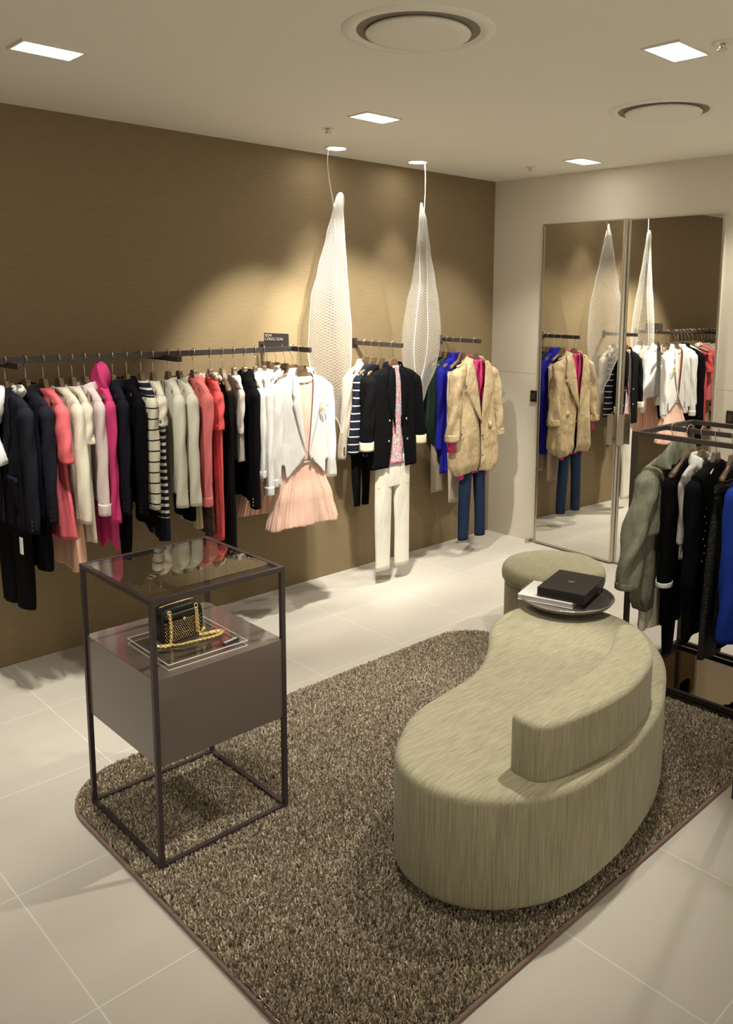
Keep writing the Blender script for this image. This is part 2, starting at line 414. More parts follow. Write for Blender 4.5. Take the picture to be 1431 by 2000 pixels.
def collar(parent, m, w=.062, d=.040, z=-.135, h=.03, gapdeg=50, flare=1.25, name='collar', fold=True, xs=0, drop=.03):
    R = []; seq = [(1, 0), (.97, h*.5), (.95, h)] + ([(1.02, h*1.05), (1.12, h*.6), (flare, 0), (flare*1.05, -drop)] if fold else [])
    n = 30
    for q, dz in seq:
        ring = []
        for j in range(n+1):
            t = -PI/2+math.radians(gapdeg)+(2*PI-2*math.radians(gapdeg))*j/n
            front = max(0, -math.sin(t))
            ring.append((xs+w*q*math.cos(t), d*q*math.sin(t), z+dz-front*.022))
        R.append(ring)
    V, Fc = rings(R, closed=False); o = link_mesh(name, V, Fc, m, parent); solid(o, .003); return o
def lapels(parent, m, gap, keys, ztop, zbot, lw=.055, name='lapel', notch=.3, sides=(-1, 1), lift=.006):
    kk = [(-q[0],)+tuple(q[1:]) for q in keys]
    for sd in sides:
        R = []; K = 22
        for i in range(K+1):
            s = i/K; z = lerp(ztop, zbot, s); a, b, xs = prof(kk, -z); g = gap(z)
            wv = lw*(s/notch*.55+.45 if s < notch else (1-(s-notch)/(1-notch))**.8)
            if abs(s-notch) < .03: wv *= .8
            row = []
            for j in range(6):
                q = j/5; x = g+wv*q
                yy = -b*max(.05, (1-min(.98, (x/max(a, .01)))**(2/.72)))**.4*1.0-lift-.004*math.sin(q*PI)
                row.append((xs+sd*x, yy, z))
            R.append(row)
        V, Fc = rings(R, closed=False); o = link_mesh(name, V, Fc, m, parent); solid(o, .003)
def buttons(parent, m, pts, rad=.007, name='button'):
    for p in pts:
        bm = bmesh.new(); bmesh.ops.create_uvsphere(bm, u_segments=12, v_segments=8, radius=rad, matrix=Matrix.Translation(p) @ Matrix.Diagonal((1, .5, 1, 1)))
        obj_bm(name, bm, m, parent, True)
def torso(w, L, b=.028, waist=.92, hem=1.0, neck=.055, zsh=-.185, bh=None, xs=0, xh=None):
    bh = bh or b*1.05; xh = xs if xh is None else xh
    return [(-.128, neck, .022, 0), (-.142, neck*1.6, .024, 0), (-.165, w*.80, b*.8, 0), (zsh, w*.97, b*.92, 0), (zsh-.05, w*.99, b, 0), (zsh-.12, w*.95, b*1.05, xs*.3),
            (lerp(zsh, -L, .5), w*waist, b*1.02, xs), (lerp(zsh, -L, .8), w*lerp(waist, hem, .7), bh, lerp(xs, xh, .5)), (-L, w*hem, bh, xh)]
def jacket(label, name, cat, loc, rz, w, L, m, sl, b=.026, gapf=None, lap=None, sleevekw=None, cuffbtn=None, inner=None, ph=0, group=None, **kw):
    t = thing(name, label, cat, loc, rz, group)
    keys = torso(w, L, b, kw.get('waist', .93), kw.get('hem', 1.0), xs=kw.get('xs', 0), xh=kw.get('xh'))
    shell('body', t, m, keys, gapf, ph=ph, D=kw.get('D', (.001, .005)), hemw=kw.get('hemw', .004), k=kw.get('k', 6))
    sk = dict(rx=.036, ry=b*1.1, out=.02, fwd=.008); sk.update(sleevekw or {})
    for sd in (-1, 1):
        o = sleeve(t, sd, m, w-.012, -.178, sl, ph=ph+sd, **sk)
        if cuffbtn:
            bx = sd*(w-.012+sk['out']); 
            buttons(o, cuffbtn, [(bx+sd*sk['rx']*.55, -sk['fwd']-sk['ry']*.62, -.178-sl+.02+q*.018) for q in range(3)], .006)
    if lap: lapels(t, lap[0], gapf, keys, -.14, lap[1], lap[2])
    if kw.get('col'): collar(t, kw['col'], **kw.get('colkw', {}))
    return t, keys
def trousers(label, loc, rz, m, ztop, zbot, w, leg=None, b=.022, gap=.02, ph=0, group=None, taper=.8, band=True, spread=0, name='trousers'):
    t = thing(name, label, 'trousers', loc, rz, group); leg = leg or w*.5
    zc = lerp(ztop, zbot, .27)
    shell('seat', t, m, [(ztop, w*.92, b*.8, 0), (lerp(ztop, zc, .5), w*.97, b*.96, 0), (zc-.01, w*.95, b*.9, 0)], None, rows=14, n=44, D=(.001, .002), ph=ph, px=.6, closed=True)
    for sd in (-1, 1):
        R = []; n = 24; K = 26
        for i in range(K+1):
            s = i/K; z = lerp(ztop-.01, zbot, s); q = lerp(1, taper, s); a = (w*.5-gap*.25*min(1, s*3))*q
            cx = sd*(w*.5+spread*s+gap*.25*s)
            ring = []
            for j in range(n):
                tt = 2*PI*j/n; c, sn = math.cos(tt), math.sin(tt); d = .0025*math.sin(2*tt+7*s+ph+sd)
                cr = .004*math.exp(-((c)/.16)**2)*(-1 if sn < 0 else 1)
                ring.append((cx+(a+d)*math.copysign(abs(c)**.8, c), (b*q)*math.copysign(abs(sn)**.9, sn)+cr+d, z))
            R.append(ring)
        last = R[-1]; cc = [sum(p[i] for p in last)/n for i in range(3)]
        R.append([(lerp(p[0], cc[0], .12), lerp(p[1], cc[1], .2), p[2]) for p in last]); R.append([(lerp(p[0], cc[0], .14), lerp(p[1], cc[1], .2), p[2]+.04) for p in last])
        V, Fc = rings(R, True, True); link_mesh('trouser_leg', V, Fc, m, t)
    if band: shell('waistband', t, m, [(ztop+.006, w*.95, b*.95, 0), (ztop-.03, w*.98, b, 0)], None, rows=3, n=36, D=(0, 0), closed=True, px=.6)
    return t
def skirt(label, loc, rz, m, ztop, zbot, w0, w1, b0=.02, b1=.04, pleat=.0, pk=30, ph=0, name='skirt', D=(.002, .009), xs=0):
    t = thing(name, label, 'skirt', loc, rz)
    shell('skirt_panel', t, m, [(ztop, w0, b0, 0), (lerp(ztop, zbot, .5), lerp(w0, w1, .6), lerp(b0, b1, .6), xs*.5), (zbot, w1, b1, xs)], None, D=D, k=6, ph=ph, pleat=pleat, pk=pk, closed=True, hemw=.004)
    shell('waistband', t, m, [(ztop+.006, w0*1.02, b0*1.05, 0), (ztop-.025, w0*1.04, b0*1.08, 0)], None, rows=3, n=36, D=(0, 0), closed=True)
    return t

# ================================================================== long rail, left to right
G1 = 'hangers on the long wall rail'
def LR(x, phi): return (x, -.31, RZ), math.radians(-90-phi)
V0 = lambda top, zb, w0, p=1.0: (lambda z: 0.002 if z < zb else w0*((z-zb)/(top-zb))**p)
OV = V0(-.13, -.60, .05)

# 1 charcoal navy blazer with white scarf
loc, rz = LR(-3.70, -6)
hang('wooden hanger holding the white scarfed navy blazer', loc, rz, G1)
t, _ = jacket('charcoal navy blazer worn over a white scarf, first on the left', 'blazer', 'blazer', loc, rz, .185, .735, M_navy, .565, .030, OV, (M_navy, -.58, .06), dict(rx=.042, out=.03), M_black, ph=.3, col=M_navy)
o = link_mesh('pocket_flap', [(.03+q*.10, -.036-.001*s, -.50-.035*s-.006*q) for s in (0, 1) for q in (0, .33, .66, 1)], [(i, i+1, i+5, i+4) for i in range(3)], M_navy, t); solid(o, .004)
def scarf(label, loc, rz, m, zb=-.42, w=.045, thick=.02, name='scarf', x0=0):
    t = thing(name, label, 'scarf', loc, rz)
    P = []; rad = []
    for i in range(26):
        s = i/25
        if s < .45: a = s/.45*PI*1.5+.2; P.append((x0+.055*math.cos(a), .042*math.sin(a)-.005, -.135+.012*math.sin(3*a))); rad.append(thick)
        else: q = (s-.45)/.55; P.append((x0+lerp(.0, w, q)-.03*math.sin(q*3), -.052-.018*math.sin(q*PI), -.15+(zb+.15)*q)); rad.append(thick*(1.1+.3*math.sin(9*q)))
    V, Fc = tube_data(P, rad, 18)
    V = [v+Vector((math.sin(v.z*95+v.x*110+v.y*70), math.cos(v.x*140+v.z*85), .4*math.sin(v.x*150)))*.0055 for v in V]
    link_mesh('scarf_cloth', V, Fc, m, t); return t
scarf('crumpled white scarf inside the first navy blazer on the left', loc, rz, M_white, -.46, .0, .027, x0=.035)
trousers('long black trousers under the leftmost blazer, with a white price tag', loc, rz, M_blackcloth, -.62, -1.115, .15, b=.026, gap=.0, taper=.92, spread=-.005)
tg = thing('price_tag', 'small white paper tag hanging below the leftmost blazer', 'tag', (-3.73, -.47, RZ), rz)
box('tag_card', -.014, .014, -.002, 0, -.84, -.765, M_white, tg); tube('tag_string', [(0, -.001, -.765), (.003, -.001, -.735)], .0008, M_blackcloth, tg, 6)
# 2 second navy blazer
loc, rz = LR(-3.612, -4)
hang('wooden hanger holding the plain navy blazer, second from the left', loc, rz, G1)
jacket('plain dark navy blazer, second garment from the left', 'blazer', 'blazer', loc, rz, .195, .70, M_navy, .535, .028, lambda z: .002, None, dict(rx=.040, out=.022), M_black, ph=1.2, col=M_navy)
trousers('shorter black trousers showing below the second navy blazer', (loc[0], -.335, loc[2]), rz, M_blackcloth, -.60, -.95, .13, b=.024, gap=0, taper=.95)
# 3 coral dress
loc, rz = LR(-3.535, -2)
hang('wooden hanger holding the coral pink dress', loc, rz, G1)
t, k3 = jacket('coral pink dress with wide elbow sleeves, left of the cream coat', 'dress', 'dress', loc, rz, .185, .80, M_coral, .27, .024, lambda z: .002, None, dict(rx=.046, out=.035, end=1.05), ph=2.1, hem=1.32, waist=1.02, D=(.001, .008))
# 4 cream coat + peach skirt
loc, rz = LR(-3.463, 0)
hang('wooden hanger holding the cream collarless coat', loc, rz, G1)
jacket('cream collarless coat hanging between the coral dress and pink shirt', 'coat', 'coat', loc, rz, .20, .73, M_cream_c, .55, .024, lambda z: .002, None, dict(rx=.042, out=.055, end=.98), ph=.9, hem=1.02)
skirt('peach skirt showing below the cream coat', (loc[0], -.30, loc[2]), rz, M_peach, -.60, -.98, .14, .19, .02, .026, ph=1.)
# 5 cream short-sleeve
loc, rz = LR(-3.402, 4)
hang('wooden hanger holding the cream short-sleeved dress', loc, rz, G1)
jacket('cream short-sleeved dress with a longer hem behind the cream coat', 'dress', 'dress', loc, rz, .18, .845, M_cream_c, .20, .022, lambda z: .002, None, dict(rx=.036, out=.022, end=1.1), ph=2.6, hem=1.12, D=(.001, .007))
# 6 pink-white shirt
loc, rz = LR(-3.342, 3)
hang('wooden hanger holding the pale pink shirt', loc, rz, G1)
t, _ = jacket('pale pink long-sleeved shirt with buttoned cuffs', 'shirt', 'shirt', loc, rz, .178, .66, M_pinkwhite, .54, .023, lambda z: .002, None, dict(rx=.036, out=.022, end=.92, cuff=(M_pinkwhite, .055, 1.08)), M_silver, ph=.2, col=M_pinkwhite, colkw=dict(h=.022))
# 7 hot pink hoodie
loc, rz = LR(-3.272, 9)
hang('wooden hanger holding the hot pink hoodie', loc, rz, G1)
t, _ = jacket('hot pink hooded jacket with its hood standing up', 'hoodie', 'hoodie', loc, rz, .172, .90, M_hot, .59, .023, lambda z: .002, None, dict(rx=.036, out=.028, end=.85, wr=.006), ph=3.3, hem=.80, D=(.002, .010), hemw=.03)
R = []
for i in range(20):
    s = i/19; z = -.175+.155*s; a = .082*math.sqrt(max(.02, 1-(max(0, s-.25)/.76)**2)); bq = .040*math.sqrt(max(.02, 1-(max(0, s-.3)/.71)**2.4))
    R.append([(a*math.cos(2*PI*j/28)+.008*math.sin(6*s+j*.9)+.025*s, bq*math.sin(2*PI*j/28)+.005*math.cos(5*s+j*.7), z) for j in range(28)])
V, Fc = rings(R, False, True); link_mesh('hood', V, Fc, M_hot, t)
# 8, 9 black blazers
loc, rz = LR(-3.205, 11)
hang('wooden hanger holding the black blazer right of the pink hoodie', loc, rz, G1)
jacket('black blazer right beside the hot pink hoodie', 'blazer', 'blazer', loc, rz, .183, .68, M_navy, .56, .026, lambda z: .002, None, dict(rx=.036, out=.018), M_black, ph=.7, col=M_navy)
trousers('black trousers gathered at the ankle, below the black blazers', (loc[0]+.02, -.33, loc[2]), rz, M_blackcloth, -.62, -1.0, .12, b=.024, gap=.0, taper=.45, spread=-.02)
loc, rz = LR(-3.133, 9)
hang('wooden hanger holding the black blazer left of the striped top', loc, rz, G1)
jacket('soft black blazer directly left of the cream striped top', 'blazer', 'blazer', loc, rz, .188, .70, M_blackcloth, .575, .026, lambda z: .002, None, dict(rx=.038, out=.018), M_black, ph=1.9, col=M_blackcloth)
# 10 striped top
M_st1 = cloth_stripes('cream_thin_stripe', (.62, .58, .46), (.012, .012, .02), .052, .13, -.178)
loc, rz = LR(-3.059, 10)
hang('wooden hanger holding the cream striped top', loc, rz, G1)
t, _ = jacket('cream knit top with thin black stripes and navy shoulders', 'sweater', 'sweater', loc, rz, .172, .60, M_st1, .56, .026, lambda z: .002, None, dict(rx=.040, out=.018, end=.95), ph=.5)
shell('shoulder_yoke', t, cloth_stripes('navy_wide_stripe', (.012, .014, .03), (.6, .58, .5), .03, .28, -.12), [(-.124, .06, .024, 0), (-.142, .098, .027, 0), (-.163, .142, .024, 0), (-.185, .170, .029, 0)], None, rows=6, n=40, D=(0, 0))
buttons(t, M_pearl, [(.215, -.02, -.70)], .008)
skirt('black skirt showing under the cream striped top', loc, rz, M_blackcloth, -.55, -.845, .13, .15, .02, .024, ph=2.)
# 11 navy/white striped dress with cream shoulder
M_st2 = cloth_stripes('navy_white_stripe', (.014, .016, .03), (.66, .64, .56), .034, .42, -.5, -.80, -.345, ((.012, .014, .026), (.64, .60, .50)))
loc, rz = LR(-2.995, 14)
hang('wooden hanger holding the navy and white striped dress', loc, rz, G1)
t, _ = jacket('dress with cream top, navy and white bands and navy hem', 'dress', 'dress', loc, rz, .172, .92, M_st2, .155, .026, lambda z: .002, None, dict(rx=.035, out=.012, end=.95), ph=1.5, hem=1.03, D=(.001, .007))
buttons(t, mat('toggle', (.16, .12, .07), .5), [(.195, -.02, -.31)], .012)
# 12, 13 cream jackets
for xh, ph_, lb, cb, L_ in ((-2.911, 12, 'left of the two matching ivory jackets', None, .70), (-2.849, 10, 'right of the two matching ivory jackets, button tabs on its cuff', M_silver, .70)):
    loc, rz = LR(xh, ph_)
    hang('wooden hanger holding the '+lb.split(',')[0], loc, rz, G1)
    jacket(lb, 'jacket', 'jacket', loc, rz, .190 if cb else .18, L_, M_offwhite, .575, .027, lambda z: .002, None, dict(rx=.042, out=.020, end=.93), cb, ph=ph_*.3, col=M_offwhite, colkw=dict(fold=False, h=.02))
trousers('short black trousers hem showing below the ivory jackets', (-2.84, -.30, RZ), rz, M_blackcloth, -.6, -.855, .14, b=.02, gap=0, taper=1)
skirt('beige skirt showing below the ivory jackets', (-2.80, -.28, RZ), rz, cloth('beige', (.52, .42, .28)), -.6, -.90, .15, .175, .012, .014, ph=.4)
# 14 coral shirt
loc, rz = LR(-2.767, 9)
hang('wooden hanger holding the light coral shirt', loc, rz, G1)
t, _ = jacket('light coral shirt with turn-back cuff, right of the ivory jackets', 'shirt', 'shirt', loc, rz, .19, .665, M_coral2, .59, .027, lambda z: .002, None, dict(rx=.048, out=.008, end=.72, fwd=.02, wr=.006, cuff=(M_coral2, .05, 1.06)), ph=2.2, D=(.002, .008), col=M_coral2, colkw=dict(h=.02))
# 15 red dress and patterned scarf
M_leo = mat('cloth_spotted', (.55, .44, .34), .8); nt = M_leo.node_tree
tc = nt.nodes.new('ShaderNodeTexCoord'); vo = nt.nodes.new('ShaderNodeTexVoronoi'); vo.inputs['Scale'].default_value = 55
cr = nt.nodes.new('ShaderNodeValToRGB'); cr.color_ramp.elements[0].color = (.03, .012, .012, 1); cr.color_ramp.elements[0].position = .30; cr.color_ramp.elements[1].color = (.62, .52, .42, 1); cr.color_ramp.elements[1].position = .42
nt.links.new(tc.outputs['Object'], vo.inputs['Vector']); nt.links.new(vo.outputs['Distance'], cr.inputs[0]); nt.links.new(cr.outputs[0], nt.nodes['Principled BSDF'].inputs['Base Color'])
scarf('spotted brown and cream scarf on the hanger beside the coral shirt', (-2.69, -.33, RZ), math.radians(-100), M_leo, -.40, .0, .022)
skirt('dark spotted skirt showing below the coral shirt', (-2.73, -.30, RZ), rz, mat('cloth_spotted_dark', (.06, .03, .02), .8, noise=((60, 60, 40), .9)), -.6, -.96, .12, .14, .012, .016, ph=.4)
loc, rz = LR(-2.668, 17)
hang('wooden hanger holding the coral red dress', loc, rz, G1)
jacket('coral red short-sleeved dress between coral shirt and black dress', 'dress', 'dress', loc, rz, .165, .985, M_red, .21, .026, lambda z: .002, None, dict(rx=.034, out=.016, end=1.1), ph=.8, hem=.95, D=(.001, .007))
# 16 long black dress, strap style, bare hanger arm visible
loc, rz = LR(-2.594, 20)
hang('wooden hanger with its bare arm and knob beside the black dress', loc, rz, G1, 1.48)
t = thing('dress', 'long sleeveless black dress, its hanger arm bare', 'dress', loc, rz)
shell('body', t, M_blackcloth, [(-.185, .11, .018, 0), (-.22, .15, .026, 0), (-.35, .17, .03, 0), (-.6, .16, .03, 0), (-1.10, .165, .032, 0)], None, ph=.4, D=(.001, .005))
for sd in (-1, 1): tube('shoulder_strap', [(sd*.10, -.02, -.19), (sd*.10, 0, -.145), (sd*.10, .02, -.19)], .006, M_blackcloth, t, 8)
# 17 grey satin
loc, rz = LR(-2.522, 19)
hang('wooden hanger holding the pearl grey top, left of the gold-buttoned blazer', loc, rz, G1)
jacket('pearl grey satin top mostly hidden left of the gold-buttoned blazer', 'blouse', 'blouse', loc, rz, .155, .58, cloth('pearl_grey', (.55, .50, .47), .4), .25, .02, lambda z: .002, None, dict(rx=.03, out=.01), ph=1)
# 18 black blazer gold buttons
loc, rz = LR(-2.455, 18)
hang('wooden hanger holding the gold-buttoned black blazer', loc, rz, G1)
jacket('black blazer with gold cuff buttons, right of the long black dress', 'blazer', 'blazer', loc, rz, .185, .80, M_blackcloth, .655, .03, lambda z: .002, None, dict(rx=.048, out=.018, end=.85), M_gold, ph=1.1, col=M_blackcloth)
# 19 white shirts
loc, rz = LR(-2.385, 24)
hang('wooden hanger holding the white shirt right of the gold-buttoned blazer', loc, rz, G1)
jacket('white shirt tightly right of the gold-buttoned black blazer', 'shirt', 'shirt', loc, rz, .165, .66, M_white, .50, .024, lambda z: .002, None, dict(rx=.03, out=.012, end=.9, cuff=(M_white, .04, 1.08)), ph=.3, col=M_white, colkw=dict(h=.022))
hang('wooden hanger holding the last white shirt on the long rail', (-2.325, -.31, RZ), math.radians(-118), G1)
jacket('last white shirt on the long rail, buttoned cuff low beside the pleated dress', 'shirt', 'shirt', (-2.325, -.31, RZ), math.radians(-118), .17, .70, M_white, .60, .024, lambda z: .002, None, dict(rx=.032, out=.03, end=.9, cuff=(M_white, .05, 1.08)), M_silver, ph=1.3, col=M_white, colkw=dict(h=.022))

# ================================================================== first arm (x = -2.13)
G2 = 'hangers on the first arm rail'; XA = -2.13
def AR(x, y, dphi=0): return (x, y, RZ), math.radians(dphi)
loc, rz = AR(XA, -.055); hang('wooden hanger closest to the wall on the arm with the sign', loc, rz, G2)
jacket('white blouse closest to the wall behind the pleated dresses', 'blouse', 'blouse', loc, rz, .18, .62, M_white, .5, .022, lambda z: .002, None, dict(rx=.034), ph=.3)
loc, rz = AR(XA, -.145, -3); hang('wooden hanger holding the peach dress behind the white jacket', loc, rz, G2)
t = thing('dress', 'peach dress behind the white jacket, pleated hem at its left', 'dress', loc, rz)
shell('body', t, M_peach, torso(.17, .60, .024, .85, .9), lambda z: .002, ph=1)
shell('skirt_panel', t, M_peach, [(-.55, .15, .028, 0), (-.75, .20, .036, -.02), (-.97, .26, .045, -.03)], None, pleat=.004, pk=40, D=(.001, .006), closed=True)
sleeve(t, -1, M_peach, .17, -.18, .22, .035, .025, .02)
loc, rz = AR(XA, -.232, 2); hang('wooden hanger holding the ivory jacket in the middle of the sign arm', loc, rz, G2)
jacket('ivory white jacket in the middle of the arm with the sign', 'jacket', 'jacket', loc, rz, .19, .60, M_white, .56, .026, lambda z: .02, None, dict(rx=.04), ph=.3, col=M_white)
loc, rz = AR(XA-.02, -.335, 0); hang('wooden hanger second from the front under the small sign', loc, rz, G2)
loc = (XA-.02, -.414, RZ)
M_pleat = cloth('blush_pleats', (.86, .57, .47), .75)
t = thing('dress', 'blush pink pleated dress with gathered waist worn under the white jacket', 'dress', loc, rz)
keysP = [(-.15, .08, .018, 0), (-.17, .12, .020, 0), (-.20, .135, .026, 0), (-.40, .135, .030, 0), (-.63, .13, .030, 0)]
shell('bodice', t, M_pleat, keysP, None, D=(.001, .003), pleat=.0018, pk=36, closed=True)
shell('skirt_panel', t, M_pleat, [(-.625, .13, .030, 0), (-.72, .155, .036, 0), (-.85, .205, .055, .0), (-1.0, .245, .072, .0)], None, pleat=.0055, pk=44, D=(.002, .012), k=7, ph=.5, closed=True, hemw=.006)
tube('waist_cord', [(.142*math.cos(a), .036*math.sin(a)-.002, -.632+.004*math.sin(5*a)) for a in [2*PI*i/40 for i in range(40)]], .004, M_white, t, 8, True)
collar(t, M_pleat, w=.09, d=.03, z=-.165, h=.012, gapdeg=2, fold=False, name='neck_ruffle')
loc, rz = AR(XA-.02, -.418, 0); hang('wooden hanger at the front of the arm with the sign', loc, rz, G2)
gW = lambda z: (.028+.085*max(0, (z+.60)/.46)**.0*0)+(.004+.075*max(0, (z+.63)/.5)**.9 if z > -.63 else .004+.42*(-.63-z))
t = thing('jacket', 'bright white cropped jacket with pointed hem and gold brooch', 'jacket', loc, rz)
keysW = torso(.185, .74, .040, .84, .98)
# pointed cutaway hem: body shell then hem points as own panels
zsW = keysW
def white_body():
    kk = [(-q[0],)+tuple(q[1:]) for q in keysW]; R = []; n = 64
    for i in range(46):
        s = i/45; ring = []
        for j in range(n+1):
            tt0 = j/n
            # hem height by angle: points at the front, higher at the side seams
            th_ = -PI/2+2*PI*tt0; front = max(0, -math.sin(th_)); xx = abs(math.cos(th_))
            zb = -.640-.085*max(0, 1-abs(xx-.36)/.34)*(front > .05)
            z = lerp(-.128, zb, s); a, b, xs = prof(kk, -z)
            g = .004+.052*max(0, (z+.60)/.46)**.85 if z > -.60 else .004+.60*(-.60-z)
            dl = math.asin(min(.97, g/max(a, .01))); tt = -PI/2+dl+(2*PI-2*dl)*tt0
            c, sn = math.cos(tt), math.sin(tt)
            x = a*math.copysign(abs(c)**.72, c); y = b*math.copysign(abs(sn)**.8, sn)
            d = .003*math.sin(5*tt+6*z)*s; ring.append((x+d*c, y+d*sn, z))
        R.append(ring)
    return rings(R, closed=False)
V, Fc = white_body(); solid(link_mesh('body', V, Fc, M_white, t), .004)
for sd in (-1, 1): sleeve(t, sd, M_white, .178, -.178, .57, .040, .036, .022, .012, ph=sd, end=.8, cuff=(M_white, .045, 1.05) if sd < 0 else None)
gL = lambda z: .004+.052*max(0, (z+.60)/.46)**.85
lapels(t, M_white, gL, keysW, -.14, -.585, .062, lift=.008)
collar(t, M_white, w=.078, d=.036, z=-.14, h=.034, gapdeg=60)
buttons(t, mat('grey_stone', (.35, .36, .33), .3), [(.026, -.052, -.615)], .012)
br = bmesh.new()
for q in range(16):
    a = q*2.4; rr = .006+.0022*q
    bmesh.ops.create_icosphere(br, subdivisions=1, radius=random.uniform(.004, .008), matrix=Matrix.Translation((.098+rr*math.cos(a)*.7+.004*q/3, -.056, -.335+rr*math.sin(a)*1.2+.002*q)))
obj_bm('brooch', br, M_gold, t, True)

# ================================================================== second arm (x = -1.40)
G3 = 'hangers on the second arm rail'; XB = -1.40
loc, rz = AR(XB, -.112); hang('wooden hanger holding the ivory blazer between the hanging lamps', loc, rz, G3)
t, _ = jacket('ivory blazer with dark cuff buttons, between the two hanging lamps', 'blazer', 'blazer', loc, rz, .165, .60, cloth('ivory', (.62, .54, .45)), .56, .026, lambda z: .03, None, dict(rx=.04, out=.055), None, ph=.2, col=cloth('ivory', (.62, .54, .45)))
buttons(t, mat('horn', (.10, .07, .05), .3), [(-.213, -.036, -.70+q*.02) for q in (0, 1, 2)], .007)
M_st3 = cloth_stripes('navy_thin_white', (.012, .014, .028), (.62, .60, .54), .049, .16, -.19, -.72, -.18)
loc, rz = AR(XB, -.189); hang('wooden hanger holding the navy striped sweater', loc, rz, G3)
t, _ = jacket('navy sweater with thin white stripes, left of the black double-breasted blazer', 'sweater', 'sweater', loc, rz, .135, .66, M_st3, .52, .026, lambda z: .002, None, dict(rx=.044, out=.05, end=1.0), ph=.9)
trousers('slim black trousers below the navy striped sweater', (XB-.09, -.17, RZ), rz, M_blackcloth, -.6, -1.05, .085, b=.022, gap=0, taper=.62, spread=-.005)
loc, rz = AR(XB, -.262); hang('wooden hanger holding the black knit beside the double-breasted blazer', loc, rz, G3)
t, _ = jacket('black knit with a purple edged hem, just behind the double-breasted blazer', 'sweater', 'sweater', loc, rz, .15, .70, M_blackcloth, .5, .024, lambda z: .03, None, dict(rx=.034, out=.02), ph=.9)
shell('hem_band', t, cloth('purple_edge', (.35, .12, .3)), [(-.69, .152, .027, 0), (-.705, .153, .027, 0)], lambda z: .03, rows=2, n=30, D=(0, 0))
# outfit at the front
loc, rz = AR(XB+.012, -.36)
hang('wooden hanger holding the black double-breasted blazer outfit', loc, rz, G3)
M_tee = mat('cloth_floral', (.6, .6, .58), .8); nt = M_tee.node_tree
tc = nt.nodes.new('ShaderNodeTexCoord'); mp = nt.nodes.new('ShaderNodeMapping'); mp.inputs['Scale'].default_value = (26, 26, 14); nz = nt.nodes.new('ShaderNodeTexNoise'); nz.inputs['Scale'].default_value = 1.6; nz.inputs['Detail'].default_value = 4
cr = nt.nodes.new('ShaderNodeValToRGB'); E_ = cr.color_ramp.elements; E_[0].position = .3; E_[0].color = (.06, .16, .12, 1); E_[1].position = .72; E_[1].color = (.75, .72, .7, 1)
for p_, c_ in ((.42, (.62, .62, .62, 1)), (.50, (.65, .10, .18, 1)), (.57, (.7, .68, .66, 1)), (.63, (.25, .18, .4, 1))):
    e = E_.new(p_); e.color = c_
nt.links.new(tc.outputs['Object'], mp.inputs[0]); nt.links.new(mp.outputs[0], nz.inputs['Vector']); nt.links.new(nz.outputs[0], cr.inputs[0]); nt.links.new(cr.outputs[0], nt.nodes['Principled BSDF'].inputs['Base Color'])
t = thing('t_shirt', 'grey t-shirt with colourful flower print inside the black double-breasted blazer', 't-shirt', loc, rz)
shell('body', t, M_tee, torso(.145, .755, .027, .95, 1.06), None, D=(.001, .004), ph=.4, closed=True)
shell('hem_band', t, cloth('purple_edge', (.35, .12, .3)), [(-.748, .1545, .0292, 0), (-.758, .155, .0295, 0)], None, rows=2, n=30, D=(0, 0), closed=True)
gT = lambda z: .030-.012*max(0, (z+.45)/.32) if z > -.45 else .024+.02*max(0, (-.55-z)/.2)
t = thing('blazer', 'long black double-breasted blazer with rolled cream cuffs', 'blazer', loc, rz)
keysT = torso(.20, .775, .040, .97, 1.02)
shell('body', t, M_navy if False else M_blackcloth, keysT, gT, D=(.001, .005), ph=1.4, hemw=.003)
lapels(t, M_blackcloth, gT, keysT, -.14, -.52, .075, lift=.008)
collar(t, M_blackcloth, w=.066, d=.04, z=-.14, h=.03, gapdeg=50)
M_linen = cloth('cream_lining', (.72, .66, .48))
for sd in (-1, 1): sleeve(t, sd, M_blackcloth, .192, -.178, .465, .044, .038, .040, .012, ph=sd*.6, end=.92, cuff=(M_linen, .055, 1.12))
buttons(t, M_silver, [(.075, -.047, -.47), (.085, -.048, -.60), (-.075, -.047, -.60), (-.07, -.047, -.47)], .008)
trousers('long white straight trousers below the black double-breasted blazer', loc, rz, cloth('trouser_white', (.72, .70, .62)), -.69, -1.447, .152, b=.024, gap=.02, taper=.86, spread=.006)

# ================================================================== third arm (x = -0.58)
G4 = 'hangers on the corner arm rail'; XD = -.58
M_green = cloth('dark_green', (.018, .035, .026)); M_blue = cloth('royal_blue', (.018, .018, .30)); M_taupe = cloth('taupe', (.40, .33, .25))
loc, rz = AR(XD, -.030); hang('wooden hanger closest to the wall on the corner arm', loc, rz, G4)
jacket('black cardigan closest to the wall in the room corner', 'cardigan', 'cardigan', loc, rz, .17, .66, M_blackcloth, .5, .016, lambda z: .002, None, dict(rx=.036), ph=.3)
loc, rz = AR(XD, -.080); hang('wooden hanger holding the dark green poncho', loc, rz, G4)
t = thing('poncho', 'dark green poncho with a draped slanting hem', 'poncho', loc, rz)
shell('body', t, M_green, [(-.13, .05, .02, 0), (-.17, .13, .024, 0), (-.20, .17, .028, 0), (-.35, .20, .03, 0), (-.60, .22, .032, 0), (-.86, .14, .03, .03)], None, D=(.002, .010), ph=.2, hemw=.04)
trousers('taupe trousers hanging below the dark green poncho', loc, rz, M_taupe, -.6, -1.10, .165, b=.018, gap=.03, taper=.9, spread=.01)
loc, rz = AR(XD, -.145); hang('wooden hanger holding the royal blue hooded top', loc, rz, G4)
t, _ = jacket('royal blue top with a draped standing cowl collar', 'top', 'top', loc, rz, .15, .95, M_blue, .60, .024, lambda z: .002, None, dict(rx=.04, out=.02, end=.7), ph=.9, hem=.9, D=(.002, .009))
R = []
